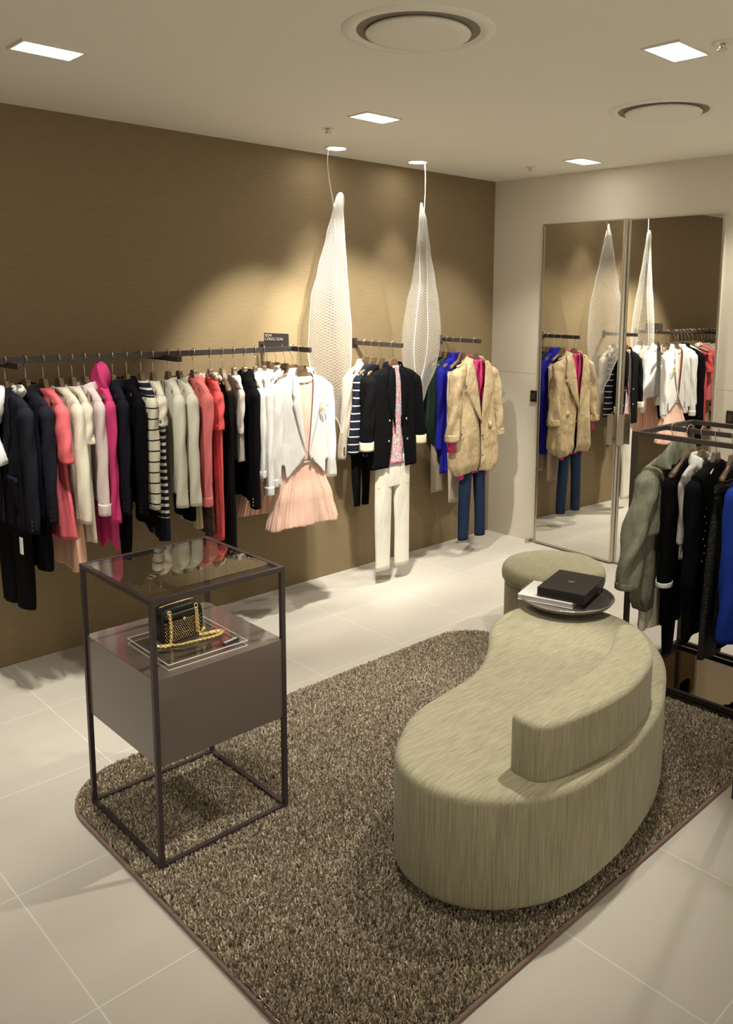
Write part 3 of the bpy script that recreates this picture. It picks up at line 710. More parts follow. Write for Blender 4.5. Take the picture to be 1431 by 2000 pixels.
for i in range(14):
    s = i/13; z = -.19+.10*s; a = .085*(1-.45*s); bq = .034*(1-.3*s)
    R.append([(a*math.cos(2*PI*j/30)+.006*math.sin(j*1.3+9*s), bq*math.sin(2*PI*j/30)+.006*math.sin(j*2+14*s), z) for j in range(30)])
V, Fc = rings(R); solid(link_mesh('cowl_collar', V, Fc, M_blue, t), .006)
loc, rz = AR(XD, -.215); hang('wooden hanger clipped to the pale taupe trousers', loc, rz, G4)
trousers('pale taupe trousers between the blue top and the trench coat', loc, rz, cloth('pale_taupe', (.52, .43, .36)), -.22, -1.16, .15, b=.022, gap=.0, taper=.75, spread=-.01)
loc, rz = AR(XD, -.335); hang('wooden hanger holding the beige trench coat outfit', loc, rz, G4)
t = thing('hoodie', 'bright pink hooded top inside the beige trench coat', 'hoodie', loc, rz)
shell('body', t, M_hot, torso(.15, .95, .024, 1.0, 1.0), lambda z: .002, D=(.001, .005), ph=.4, hemw=.02)
R = []
for i in range(22):
    s = i/21; z = lerp(-.115, -.36, s); g = .006+.03*math.sin(s*PI)
    a = lerp(.050, .075, math.sin(s*PI*.8))*(1 if s < .7 else 1-(s-.7)*2.4); ring = []
    for j in range(29):
        tt = -PI/2+.25+(2*PI-.5)*j/28; ring.append((a*math.cos(tt)+.003*math.sin(9*s+j), .040*math.sin(tt)*(1-.3*s)-.012*s+.003*math.sin(j*1.7+8*s), z+.02*math.sin(tt)*(1-s)))
    R.append(ring)
V, Fc = rings(R, closed=False); solid(link_mesh('hood', V, Fc, M_hot, t), .005)
tube('sleeve_end', [(-.235, -.01, -.60), (-.24, -.01, -.76)], [.030, .028], M_hot, t, 16)
M_trench = mat('cloth_trench', (.44, .335, .20), .48, 0, .4, noise=((30, 30, 30), .05), bump=((9, 9, 5), .9, .05))
t = thing('trench_coat', 'beige crumpled trench coat with wide lapels and rolled sleeves, in the corner', 'coat', loc, rz)
gR = lambda z: .003+.062*max(0, (z+.52)/.39)**1.1
keysR = [(-.128, .062, .028, 0), (-.145, .10, .03, 0), (-.165, .15, .034, 0), (-.19, .185, .04, 0), (-.30, .20, .05, 0), (-.5, .205, .058, 0), (-.75, .235, .068, .01), (-.87, .24, .070, .01), (-.925, .20, .052, .01)]
shell('body', t, M_trench, keysR, gR, rows=44, n=80, D=(.002, .013), k=5, ph=.8, hemw=.012, th=.004)
for sd in (-1, 1):
    sleeve(t, sd, M_trench, .188, -.178, .50, .052, .046, .055, .02, ph=sd*1.3, wr=.008, end=.88, cuff=(M_trench, .05, 1.12), rows=40)
lapels(t, M_trench, gR, keysR, -.14, -.56, .125, lift=.014, notch=.42)
collar(t, M_trench, w=.075, d=.048, z=-.14, h=.03, gapdeg=45, flare=1.5)
buttons(t, mat('horn', (.10, .07, .05), .3), [(.02, -.07, -.66), (.015, -.074, -.80), (-.2, -.07, -.63)], .008)
o = link_mesh('pocket_flap', [(.10+q*.075, -.058-.002*s+.01*q, -.57-.045*s-.01*q) for s in (0, 1) for q in (0, .5, 1)], [(i, i+1, i+4, i+3) for i in range(2)], M_trench, t); solid(o, .006)
for sd in (-1, 1): tube('shoulder_strap', [(sd*.09, -.006, -.148), (sd*.13, -.004, -.158), (sd*.18, 0, -.172)], [.011, .011, .011], M_trench, t, 8)
M_jean = cloth('dark_denim', (.014, .026, .058), .8)
trousers('dark blue jeans hanging below the trench coat', loc, rz, M_jean, -.72, -1.41, .125, b=.034, gap=.035, taper=.84, spread=.022)

# ================================================================== hanging leaf lamps
def leaf_mat():
    m = bpy.data.materials.new('ribbed_clear_acrylic'); m.use_nodes = True; nt = m.node_tree; N = nt.nodes; L = nt.links; N.clear()
    out = N.new('ShaderNodeOutputMaterial'); tr = N.new('ShaderNodeBsdfTransparent'); tr.inputs[0].default_value = (.97, .97, .97, 1)
    df = N.new('ShaderNodeBsdfPrincipled'); df.inputs['Base Color'].default_value = (.92, .91, .89, 1); df.inputs['Roughness'].default_value = .25
    tl = N.new('ShaderNodeBsdfTranslucent'); tl.inputs[0].default_value = (.92, .91, .89, 1)
    mx = N.new('ShaderNodeMixShader'); mx.inputs[0].default_value = .45; L.new(df.outputs[0], mx.inputs[1]); L.new(tl.outputs[0], mx.inputs[2])
    uv = N.new('ShaderNodeUVMap'); sp = N.new('ShaderNodeSeparateXYZ'); L.new(uv.outputs[0], sp.inputs[0])
    def M(op, a, b=0):
        n = N.new('ShaderNodeMath'); n.operation = op
        for i, v in enumerate((a, b)):
            if isinstance(v, (int, float)): n.inputs[i].default_value = v
            else: L.new(v, n.inputs[i])
        return n.outputs[0]
    U, V_ = sp.outputs[0], sp.outputs[1]
    l1 = M('POWER', M('ABSOLUTE', M('SINE', M('MULTIPLY', M('ADD', V_, M('MULTIPLY', U, 22*PI/250)), 250))), 9)
    lw = N.new('ShaderNodeLayerWeight'); lw.inputs[0].default_value = .35
    fac = M('ADD', M('ADD', .05, M('MULTIPLY', lw.outputs['Facing'], .32)), M('MULTIPLY', l1, .27))
    # closer to the tip and at the two edges the ribs crowd together
    ed = M('POWER', M('ABSOLUTE', M('COSINE', M('MULTIPLY', U, 2*PI))), 14)
    tip = M('POWER', V_, 7)
    fac = M('MINIMUM', M('ADD', fac, M('ADD', M('MULTIPLY', ed, .15), M('MULTIPLY', tip, .45))), .96)
    m2 = N.new('ShaderNodeMixShader'); L.new(fac, m2.inputs[0]); L.new(tr.outputs[0], m2.inputs[1]); L.new(mx.outputs[0], m2.inputs[2]); L.new(m2.outputs[0], out.inputs[0])
    return m
M_leaf = leaf_mat()
M_leafedge = mat('clear_edge', (.9, .9, .88), .2)
M_cord = mat('white_cord', (.85, .85, .83), .4)
def leaf_lamp(label, base, ctr, tw, cord, foldd, wide=1):
    """ctr: (z, dx, half width) from the top; tw(z01): facing angle"""
    t = thing('hanging_leaf_lamp', label, 'lamp', base, 0, 'hanging leaf lamps')
    K = 110; n = 64; R = []; uvs = []; E1 = []; E2 = []
    z0, z1 = ctr[0][0], ctr[-1][0]; kk = [(-c[0],)+c[1:] for c in ctr]
    for i in range(K+1):
        s = i/K; z = lerp(z0, z1, s); cx, hw = prof(kk, -z); hw *= wide; an = tw(s); dpt = hw*foldd(s); ring = []
        # local frame: major along e1, minor along e2
        e1 = (math.cos(an), math.sin(an)); e2 = (-e1[1], e1[0])
        cyv = -cx*.93*0
        for j in range(n):
            a = 2*PI*j/n; c, sn = math.cos(a), math.sin(a)
            mj = hw*math.copysign(abs(c)**.9, c); mn = dpt*sn*abs(sn)**.35+dpt*.35*c*math.sin(s*6)
            ring.append((cx*.74+mj*e1[0]+mn*e2[0], -cx*.67+mj*e1[1]+mn*e2[1], z))
        R.append(ring); E1.append(ring[0]); E2.append(ring[n//2])
    V, Fc = rings(R)
    o = link_mesh('ribbed_shade', V, Fc, M_leaf, t)
    uvl = o.data.uv_layers.new(name='UVMap')
    for p in o.data.polygons:
        js = [o.data.loops[li].vertex_index % n for li in p.loop_indices]; wrap = max(js)-min(js) > n/2
        for li in p.loop_indices:
            vi = o.data.loops[li].vertex_index; i, j = divmod(vi, n); uu = j/n
            if wrap and j == 0: uu = 1.0
            uvl.data[li].uv = (uu, 1-i/K)
    for E in (E1, E2): tube('rim', E, .0022, M_leafedge, t, 6)
    tube('cord', cord, .0032, M_cord, t, 8)
    return t
leaf_lamp('left translucent ribbed leaf-shaped hanging lamp, above the white jacket', (-1.79, -.285, 0),
          [(2.436, .03, .005), (2.428, .03, .017), (2.40, .027, .026), (2.33, .015, .032), (2.19, -.0, .052), (1.98, -.02, .084), (1.82, -.035, .112), (1.65, -.035, .128), (1.5, -.04, .132), (1.37, -.035, .12), (1.2, .0, .07), (1.06, .03, .012), (1.0, .035, .003)],
          lambda s: math.radians(-62+30*s), [(-.03, .03, 2.7), (-.036, .028, 2.6), (-.03, .02, 2.50), (-.01, .01, 2.38), (.0, .004, 2.27), (.0, .0, 2.15)], lambda s: .72)
leaf_lamp('right twisted ribbed leaf-shaped hanging lamp, above the black blazer', (-1.045, -.27, 0),
          [(2.44, -.01, .003), (2.42, -.01, .008), (2.33, .0, .025), (2.14, .005, .048), (1.95, .01, .075), (1.8, .005, .10), (1.63, .0, .113), (1.5, -.005, .112), (1.38, -.01, .10), (1.2, -.02, .05), (1.10, -.01, .012), (1.05, 0, .003)],
          lambda s: math.radians(-10+75*s), [(.045, .03, 2.7), (.04, .02, 2.6), (.03, .01, 2.5), (.012, .0, 2.38), (-.01, -.01, 2.28), (-.02, -.012, 2.2)], lambda s: .85, 1.28)

# ================================================================== rug
RX0, RX1, RY0, RY1, RR = -3.935, -1.60, -2.96, -1.225, .27
t = thing('shaggy_rug', 'brown shaggy area rug with rounded corners and mauve binding', 'rug', (0, 0, 0))
def rrect(x0, x1, y0, y1, r_, n=14):
    P = []
    for cx, cy, a0 in ((x1-r_, y1-r_, 0), (x0+r_, y1-r_, 90), (x0+r_, y0+r_, 180), (x1-r_, y0+r_, 270)):
        for i in range(n+1):
            a = math.radians(a0+90*i/n); P.append((cx+r_*math.cos(a), cy+r_*math.sin(a)))
    return P
P = rrect(RX0, RX1, RY0, RY1, RR)
V, Fc = rings([[(x, y, .001) for x, y in P], [(x, y, .010) for x, y in P]], True, True)
link_mesh('backing', V, Fc, mat('rug_base', (.05, .038, .028), .95), t, False)
tube('binding', [(x, y, .007) for x, y in P], .007, mat('rug_binding', (.19, .125, .105), .8), t, 8, True)
# cut pile: two-sided tapered blades, three yarn shades
NB = 270000
px = np.random.uniform(RX0+.006, RX1-.006, NB); py = np.random.uniform(RY0+.006, RY1-.006, NB)
dx = np.maximum(np.maximum(RX0+RR-px, px-(RX1-RR)), 0); dy = np.maximum(np.maximum(RY0+RR-py, py-(RY1-RR)), 0)
ok = np.hypot(dx, dy) < RR-.006; px, py = px[ok], py[ok]; NB = len(px)
ang = np.random.uniform(0, PI, NB); wd = np.random.uniform(.0016, .0031, NB); hh = np.random.uniform(.010, .018, NB)
lx = np.random.normal(0, .0048, NB); ly = np.random.normal(0, .0048, NB)
c, s_ = np.cos(ang)*wd, np.sin(ang)*wd; Vv = np.zeros((NB, 4, 3))
Vv[:, 0] = np.stack([px-c, py-s_, np.full(NB, .008)], 1); Vv[:, 1] = np.stack([px+c, py+s_, np.full(NB, .008)], 1)
Vv[:, 2] = np.stack([px+c*.7+lx, py+s_*.7+ly, .008+hh], 1); Vv[:, 3] = np.stack([px-c*.7+lx, py-s_*.7+ly, .008+hh], 1)
me = bpy.data.meshes.new('pile'); me.vertices.add(NB*4); me.vertices.foreach_set('co', Vv.reshape(-1))
me.loops.add(NB*4); me.loops.foreach_set('vertex_index', np.arange(NB*4, dtype=np.int32))
me.polygons.add(NB); me.polygons.foreach_set('loop_start', np.arange(0, NB*4, 4, dtype=np.int32)); me.polygons.foreach_set('loop_total', np.full(NB, 4, dtype=np.int32))
me.update(); me.validate()
shade = np.random.choice([0, .35, .7, 1], NB, p=[.25, .35, .28, .12])
ca = me.color_attributes.new('yarn', 'FLOAT_COLOR', 'POINT'); cc = np.ones((NB, 4, 4), dtype=np.float32)
A = np.array([.24, .19, .14]); B = np.array([.88, .78, .62]); cc[:, :, :3] = (A+(B-A)*shade[:, None])[:, None, :]
ca.data.foreach_set('color', cc.reshape(-1))
m = bpy.data.materials.new('rug_yarn'); m.use_nodes = True; b = m.node_tree.nodes['Principled BSDF']; b.inputs['Roughness'].default_value = .7
at = m.node_tree.nodes.new('ShaderNodeVertexColor'); at.layer_name = 'yarn'; m.node_tree.links.new(at.outputs[0], b.inputs['Base Color'])
me.materials.append(m); o = bpy.data.objects.new('pile', me); C.objects.link(o); o.parent = t; tag(o, kind='stuff')

# ================================================================== upholstery
def uphol_mat(name, base, d, hot=1.0):
    m = bpy.data.materials.new(name); m.use_nodes = True; nt = m.node_tree; N = nt.nodes; L = nt.links; b = N['Principled BSDF']
    b.inputs['Roughness'].default_value = .85; b.inputs['Specular IOR Level'].default_value = .25; b.inputs['Sheen Weight'].default_value = .15
    tc = N.new('ShaderNodeTexCoord')
    def nz(rot, scale, det=4):
        mp = N.new('ShaderNodeMapping'); mp.vector_type = 'POINT'; mp.inputs['Rotation'].default_value = (0, 0, rot); mp.inputs['Scale'].default_value = scale
        L.new(tc.outputs['Object'], mp.inputs[0]); n = N.new('ShaderNodeTexNoise'); n.inputs['Scale'].default_value = 1; n.inputs['Detail'].default_value = det; L.new(mp.outputs[0], n.inputs['Vector']); return n.outputs[0]
    side = nz(0, (260, 260, 7)); top = nz(d, (13, 300, 40)); fine = nz(0, (600, 600, 600), 2)
    ge = N.new('ShaderNodeNewGeometry'); sp = N.new('ShaderNodeSeparateXYZ'); L.new(ge.outputs['Normal'], sp.inputs[0])
    st = N.new('ShaderNodeMapRange'); st.inputs[1].default_value = .55; st.inputs[2].default_value = .8; L.new(sp.outputs[2], st.inputs[0])
    mx = N.new('ShaderNodeMix'); L.new(st.outputs[0], mx.inputs[0]); L.new(side, mx.inputs[2]); L.new(top, mx.inputs[3])
    m3 = N.new('ShaderNodeMix'); m3.inputs[0].default_value = .25; L.new(mx.outputs[0], m3.inputs[2]); L.new(fine, m3.inputs[3])
    cr = N.new('ShaderNodeValToRGB'); e = cr.color_ramp.elements; e[0].position = .28; e[1].position = .72
    e[0].color = (base[0]*.55, base[1]*.53, base[2]*.50, 1); e[1].color = (base[0]*1.25, base[1]*1.25, base[2]*1.28, 1)
    q = e.new(.5); q.color = (base[0]*.92, base[1]*.92, base[2]*.9, 1)
    L.new(m3.outputs[0], cr.inputs[0]); L.new(cr.outputs[0], b.inputs['Base Color'])
    bp = N.new('ShaderNodeBump'); bp.inputs['Strength'].default_value = .25; bp.inputs['Distance'].default_value = .0015; L.new(m3.outputs[0], bp.inputs['Height']); L.new(bp.outputs[0], b.inputs['Normal'])
    return m
M_sofa = uphol_mat('olive_upholstery', (.37, .34, .235), math.radians(57))
M_otto = uphol_mat('olive_upholstery_ottoman', (.35, .32, .215), math.radians(-8))
def catmull(P, k=8):
    out = []; n = len(P)
    for i in range(n):
        p0, p1, p2, p3 = (Vector(P[(i+j-1) % n]) for j in range(4))
        for q in range(k):
            t_ = q/k; out.append(.5*((2*p1)+(p2-p0)*t_+(2*p0-5*p1+4*p2-p3)*t_**2+(3*p1-p0-3*p2+p3)*t_**3))
    return out
def cushion(name, outline, z0, z1, rb, rt, m, parent, k=8, seam=None, tight=None):
    C_ = catmull(outline, k); n = len(C_)
    ar = sum(C_[i].x*C_[(i+1) % n].y-C_[(i+1) % n].x*C_[i].y for i in range(n))
    sg = 1 if ar > 0 else -1; Nn = []
    for i in range(n):
        d = (C_[(i+1) % n]-C_[i-1]).normalized(); Nn.append(Vector((-d.y, d.x))*sg)
    lv = []
    for i in range(6): a = PI/2*i/5; lv.append((rb*(1-math.sin(a)), z0+rb*(1-math.cos(a))))
    if seam: lv += [(0, seam-.006), (.004, seam-.002), (.004, seam+.002), (0, seam+.006)]
    for i in range(8): a = PI/2*i/7; lv.append((rt*(1-math.cos(a)), z1-rt*(1-math.sin(a))))
    lv.append((rt*1.15, z1+.0005))
    R = [[(C_[i].x+Nn[i].x*ins, C_[i].y+Nn[i].y*ins, z) for i in range(n)] for ins, z in lv]
    for ri, (ins, z) in enumerate(lv):
        if ins > 0 and z > (z0+z1)/2:
            for _ in range(1+int(ins*250)):
                q = R[ri]; R[ri] = [((q[i-1][0]+2*q[i][0]+q[(i+1) % n][0])/4, (q[i-1][1]+2*q[i][1]+q[(i+1) % n][1])/4, z) for i in range(n)]
    if sg < 0: R = [list(reversed(q)) for q in R]
    V, Fc = rings(R, True, True); return link_mesh(name, V, Fc, m, parent)
t = thing('curved_sofa', 'olive green kidney-shaped sofa with a low curved backrest', 'sofa', (0, 0, 0))
SO = [(-3.27, -2.385), (-3.12, -2.295), (-2.97, -2.262), (-2.81, -2.245), (-2.66, -2.205), (-2.49, -2.105), (-2.35, -1.995), (-2.20, -1.925), (-2.06, -1.91), (-1.92, -1.965), (-1.83, -2.08), (-1.80, -2.23), (-1.83, -2.38), (-1.90, -2.50),
      (-2.04, -2.645), (-2.20, -2.75), (-2.45, -2.865), (-2.70, -2.925), (-2.90, -2.945), (-3.08, -2.935), (-3.22, -2.88), (-3.33, -2.785), (-3.385, -2.67), (-3.385, -2.55), (-3.345, -2.455)]
cushion('seat', SO, .055, .42, .03, .028, M_sofa, t)
BK = [(-3.155, -2.80), (-3.15, -2.845), (-3.11, -2.875), (-3.03, -2.892), (-2.85, -2.910), (-2.70, -2.900), (-2.56, -2.868), (-2.45, -2.825), (-2.37, -2.770), (-2.30, -2.705), (-2.262, -2.655), (-2.26, -2.62), (-2.29, -2.595), (-2.35, -2.61), (-2.43, -2.65), (-2.53, -2.694), (-2.7, -2.738), (-2.94, -2.748), (-3.06, -2.742), (-3.13, -2.745), (-3.152, -2.765)]
cushion('backrest', BK, .418, .60, .006, .020, M_sofa, t, 6)
for x, y in ((-3.15, -2.6), (-2.2, -2.15), (-2.3, -2.6), (-2.95, -2.8), (-2.03, -2.2)):
    V, Fc = disc_data(.022, .012, .06, 20, cx=x, cy=y); link_mesh('leg', V, Fc, M_black, t, False)
t = thing('round_ottoman', 'round olive green ottoman behind the sofa', 'ottoman', (-1.40, -1.645, 0))
n = 80
def lathe(seq, n=80): return rings([[(q*math.cos(2*PI*k/n), q*math.sin(2*PI*k/n), z) for k in range(n)] for q, z in seq], True, True)
V, Fc = lathe([(.24, .02), (.258, .03), (.262, .05), (.262, .30), (.260, .325), (.25, .33)]); link_mesh('base', V, Fc, M_otto, t)
V, Fc = lathe([(.25, .327), (.268, .331), (.276, .345), (.278, .37), (.274, .395), (.262, .412), (.24, .42), (.12, .425), (.01, .425)]); link_mesh('seat_cushion', V, Fc, M_otto, t)
for a in range(4):
    V, Fc = disc_data(.015, 0, .022, 16, cx=.18*math.cos(a*PI/2+.6), cy=.18*math.sin(a*PI/2+.6)); link_mesh('leg', V, Fc, M_black, t, False)

# tray with book and box
t = thing('round_tray', 'round smoked glass tray on the far end of the sofa', 'tray', (-1.885, -2.07, .4225))
M_smoke = mat('smoked_glass', (.10, .085, .08), .06, 0, .6, coat=.6)
V, Fc = lathe([(.11, 0), (.118, .004), (.112, .02), (.10, .022)]); link_mesh('foot', V, Fc, M_silver, t)
V, Fc = lathe([(.10, .02), (.185, .024), (.205, .034), (.213, .046), (.213, .052), (.208, .052), (.203, .042), (.19, .036), (.10, .034)]); link_mesh('tray_dish', V, Fc, M_smoke, t)
R = [[(q*math.cos(2*PI*k/80), q*math.sin(2*PI*k/80), z) for k in range(80)] for q, z in ((.213, .048), (.216, .051), (.213, .054), (.210, .051), (.213, .048))]
V, Fc = rings(R); link_mesh('rim', V, Fc, mat('glass_rim', (.5, .47, .42), .1, .6), t)
ab = math.atan2(.062, .206)
b = thing('booklet', 'white booklet under the black box on the tray', 'book', (-1.985, -2.166, .4595), ab)
box('pages', .003, .213, .003, .257, .001, .020, mat('paper_pages', (.75, .72, .68), .8), b)
box('cover', 0, .215, 0, .26, .020, .024, mat('white_card', (.80, .78, .76), .45), b, .0008); box('back_cover', 0, .215, 0, .26, -.001, .001, mat('white_card', (.80, .78, .76), .45), b)
a2 = math.atan2(-1.934+2.02, -1.776+2.064)
b = thing('flat_box', 'flat black box with a small grey emblem, on the white booklet', 'box', (-1.961, -2.216, .4845), math.atan2(2.216-2.138, 1.961-1.679))
M_bb = mat('black_board', (.014, .011, .010), .42)
box('lid', 0, .292, 0, .225, .006, .045, M_bb, b, .001); box('box_base', .002, .290, .002, .223, 0, .0065, mat('black_board_b', (.03, .026, .024), .5), b)
em = bmesh.new(); add_box(em, .146-.010, .146-.003, .100, .128, .045, .0456); add_box(em, .146+.003, .146+.010, .100, .128, .045, .0456); add_box(em, .146-.004, .146+.004, .110, .118, .045, .0456)
obj_bm('emblem', em, mat('emblem_grey', (.22, .19, .16), .5), b)

# ================================================================== display stand
X0, X1, Y0, Y1, ZT = -3.872, -3.374, -1.930, -1.420, .911
ox, oy = (X0+X1)/2, (Y0+Y1)/2
t = thing('display_stand', 'dark metal display stand with glass top and taupe box', 'display stand', (ox, oy, .013))
M_fr = mat('stand_frame', (.060, .046, .046), .40, .3)
hx, hy, zt, q = (X1-X0)/2, (Y1-Y0)/2, ZT-.013, .016
fr = bpy.data.objects.new('frame', None); C.objects.link(fr); fr.parent = t
for sx in (-1, 1):
    for sy in (-1, 1):
        xa, xb = sorted((sx*hx, sx*(hx-q))); ya, yb = sorted((sy*hy, sy*(hy-q))); box('leg', xa, xb, ya, yb, 0, zt, M_fr, fr)
for z in (0, zt-q):
    for sy in (-1, 1):
        ya, yb = sorted((sy*hy, sy*(hy-q))); box('crossbar', -hx+q, hx-q, ya, yb, z, z+q, M_fr, fr)
    for sx in (-1, 1):
        xa, xb = sorted((sx*hx, sx*(hx-q))); box('crossbar', xa, xb, -hy+q, hy-q, z, z+q, M_fr, fr)
def glass_mat(name, tint, refl):
    m = bpy.data.materials.new(name); m.use_nodes = True; nt = m.node_tree; N = nt.nodes; L = nt.links; N.clear()
    out = N.new('ShaderNodeOutputMaterial'); tr = N.new('ShaderNodeBsdfTransparent'); tr.inputs[0].default_value = (*tint, 1)
    gl = N.new('ShaderNodeBsdfGlossy'); gl.inputs['Roughness'].default_value = .01; gl.inputs[0].default_value = (1, 1, 1, 1)
    fr_ = N.new('ShaderNodeFresnel'); fr_.inputs[0].default_value = refl
    ge = N.new('ShaderNodeNewGeometry'); iv = N.new('ShaderNodeMath'); iv.operation = 'SUBTRACT'; iv.inputs[0].default_value = 1; L.new(ge.outputs['Backfacing'], iv.inputs[1])
    ml = N.new('ShaderNodeMath'); ml.operation = 'MULTIPLY'; L.new(fr_.outputs[0], ml.inputs[0]); L.new(iv.outputs[0], ml.inputs[1])
    mx = N.new('ShaderNodeMixShader'); L.new(ml.outputs[0], mx.inputs[0]); L.new(tr.outputs[0], mx.inputs[1]); L.new(gl.outputs[0], mx.inputs[2]); L.new(mx.outputs[0], out.inputs[0]); return m
M_glass = glass_mat('clear_glass', (.93, .94, .92), 1.75)
box('glass_top', -hx+q, hx-q, -hy+q, hy-q, zt-.009, zt-.001, M_glass, t)
M_taup = mat('taupe_lacquer', (.135, .104, .092), .22, 0, .5, coat=.5)
box('box_case', -hx+.008, hx-.008, -hy+.003, hy-.003, .350, .638, M_taup, t, .0015)
# acrylic riser
tb = .013+.6385
t = thing('acrylic_riser', 'clear acrylic tray riser under the black handbag', 'display riser', (-3.65, -1.745, tb), math.radians(-1))
M_acr = glass_mat('acrylic', (.95, .95, .94), 1.5)
box('top_sheet', -.143, .143, -.143, .143, .016, .0195, M_acr, t)
M_acre = mat('acrylic_edge', (.80, .78, .74), .15, 0, .6)
bm = bmesh.new()
for q4 in ((-.145, .145, -.145, -.139), (-.145, .145, .139, .145), (-.145, -.139, -.139, .139), (.139, .145, -.139, .139)): add_box(bm, *q4, 0.0005, .0195)
obj_bm('side_walls', bm, M_acr, t)
bm = bmesh.new()
for z in (.0005, .0178):
    for q4 in ((-.146, .146, -.146, -.144), (-.146, .146, .144, .146), (-.146, -.144, -.144, .144), (.144, .146, -.144, .144)): add_box(bm, *q4, z, z+.0025)
obj_bm('polished_edge', bm, M_acre, t)
# handbag
bz = tb+.0203
t = thing('handbag', 'small black studded handbag with a gold chain strap', 'handbag', (-3.668, -1.712, bz), math.radians(4))
M_lea = mat('black_leather', (.010, .009, .009), .32, 0, .5, bump=((60, 60, 60), .15, .002))
V = []; R = []
hwb, hb, dd = .083, .126, .034
def bag_ring(y, ins):
    out = []; K = 48
    for i in range(K):
        a = 2*PI*i/K; c_, s2 = math.cos(a), math.sin(a); ex = .42
        x = (hwb-ins)*math.copysign(abs(c_)**ex, c_); z = hb/2+(hb/2-ins)*math.copysign(abs(s2)**ex, s2)
        if z > hb*.6: x *= 1-.10*((z-hb*.6)/(hb*.4))**2
        out.append((x, y, z))
    return out
R = [bag_ring(y, i_) for y, i_ in ((-dd, .012), (-dd-.001, .006), (-dd+.003, .001), (-dd+.008, 0), (0, -.001), (dd-.008, 0), (dd-.003, .001), (dd+.001, .006), (dd, .012))]
V, Fc = rings(R, True, True); link_mesh('bag_body', V, Fc, M_lea, t)
sb = bmesh.new()
for iz in range(11):
    for ix in range(19):
        x = -.068+ix*.0076+(iz % 2)*.0038; z = .010+iz*.0066
        if x > .07: continue
        bmesh.ops.create_icosphere(sb, subdivisions=1, radius=.0025, matrix=Matrix.Translation((x, -dd-.0022, z)))
obj_bm('gold_studs', sb, mat('stud_gold', (.85, .68, .42), .25, 1), t, True)
o = link_mesh('front_flap', [(x, -dd-.003-.001*math.sin((x+.08)*19), z) for z in (.084, .106) for x in np.linspace(-.072, .072, 9)], [(i, i+1, i+10, i+9) for i in range(8)], M_lea, t); solid(o, .002)
bm = bmesh.new(); bmesh.ops.create_cone(bm, cap_ends=True, segments=20, radius1=.0065, radius2=.005, depth=.004, matrix=Matrix.Translation((.004, -dd-.005, .078)) @ Matrix.Rotation(PI/2, 4, 'X')); obj_bm('clasp_stud', bm, M_gold, t, True)
tube('zip', [(x, 0, hb+.001-.0035*(x/.07)**4) for x in np.linspace(-.066, .066, 14)], .0018, M_gold, t, 8)
for sx in (-1, 1):
    tube('chain_eyelet', [(sx*.052+.007*math.cos(a), -dd-.003, .111+.007*math.sin(a)) for a in [2*PI*i/16 for i in range(16)]], .002, M_gold, t, 8, True)
def chain_path(P, step=.0075):
    P = [Vector(p) for p in P]; pts = []
    for i in range(len(P)-1):
        p0 = P[max(i-1, 0)]; p1 = P[i]; p2 = P[i+1]; p3 = P[min(i+2, len(P)-1)]
        for q_ in range(12):
            s = q_/12; pts.append(.5*((2*p1)+(p2-p0)*s+(2*p0-5*p1+4*p2-p3)*s*s+(3*p1-p0-3*p2+p3)*s**3))
    pts.append(P[-1]); out = [pts[0]]; acc = 0
    for a, b_ in zip(pts, pts[1:]):
        d = (b_-a).length; 
        while acc+d >= step:
            a = a+(b_-a)*((step-acc)/d); d = (b_-a).length; out.append(a); acc = 0
            if d < 1e-6: break
        acc += d
    return out
CP = [(-.052, -.038, .110), (-.050, -.041, .07), (-.050, -.041, .03), (-.052, -.046, .004), (-.030, -.066, .005), (.0, -.072, .005), (.04, -.082, .005), (.075, -.090, .006), (.11, -.085, .005), (.125, -.070, .006), (.105, -.058, .005), (.075, -.056, .007), (.060, -.040, .006), (.075, -.020, .005), (.100, -.008, .006), (.100, .008, .006), (.080, -.010, .010), (.060, -.036, .012), (.0535, -.041, .035), (.052, -.040, .07), (.052, -.038, .110)]
CP2 = [(-.052, -.046, .004), (-.078, -.040, .005), (-.092, -.020, .005), (-.09, .0, .01)]
parts = []
for path in (CP, CP2, [(p[0]+.004, p[1]-.006, p[2]+.002) for p in CP[4:12]]):
    pts = chain_path(path)
    for i in range(len(pts)-1):
        p, nx = pts[i], pts[i+1]; d = (nx-p).normalized(); sd = d.cross(Vector((0, 0, 1)));
        if sd.length < .2: sd = Vector((1, 0, 0))
        sd.normalize(); up = sd.cross(d)
        if i % 2: sd, up = (sd+up)*.707, (up-sd)*.707
        parts.append(tube_data([p+d*(.0070*math.cos(a))+sd*(.0052*math.sin(a)) for a in [2*PI*k/10 for k in range(10)]], .0021, 6, True))
V, Fc = merge(parts); link_mesh('chain_strap', V, Fc, M_gold, t)
t = thing('price_blocks', 'tiny dark strip of silver price characters on the riser', 'price tag', (-3.560, -1.872, bz), math.radians(12))
box('strip', -.032, .032, -.006, .006, 0, .008, mat('strip_dark', (.03, .03, .045), .3), t, .001)
for i in range(8): box('character', -.028+i*.0072, -.0235+i*.0072, -.004, .004, .008, .0105, mat('strip_silver', (.6, .6, .62), .3), t)

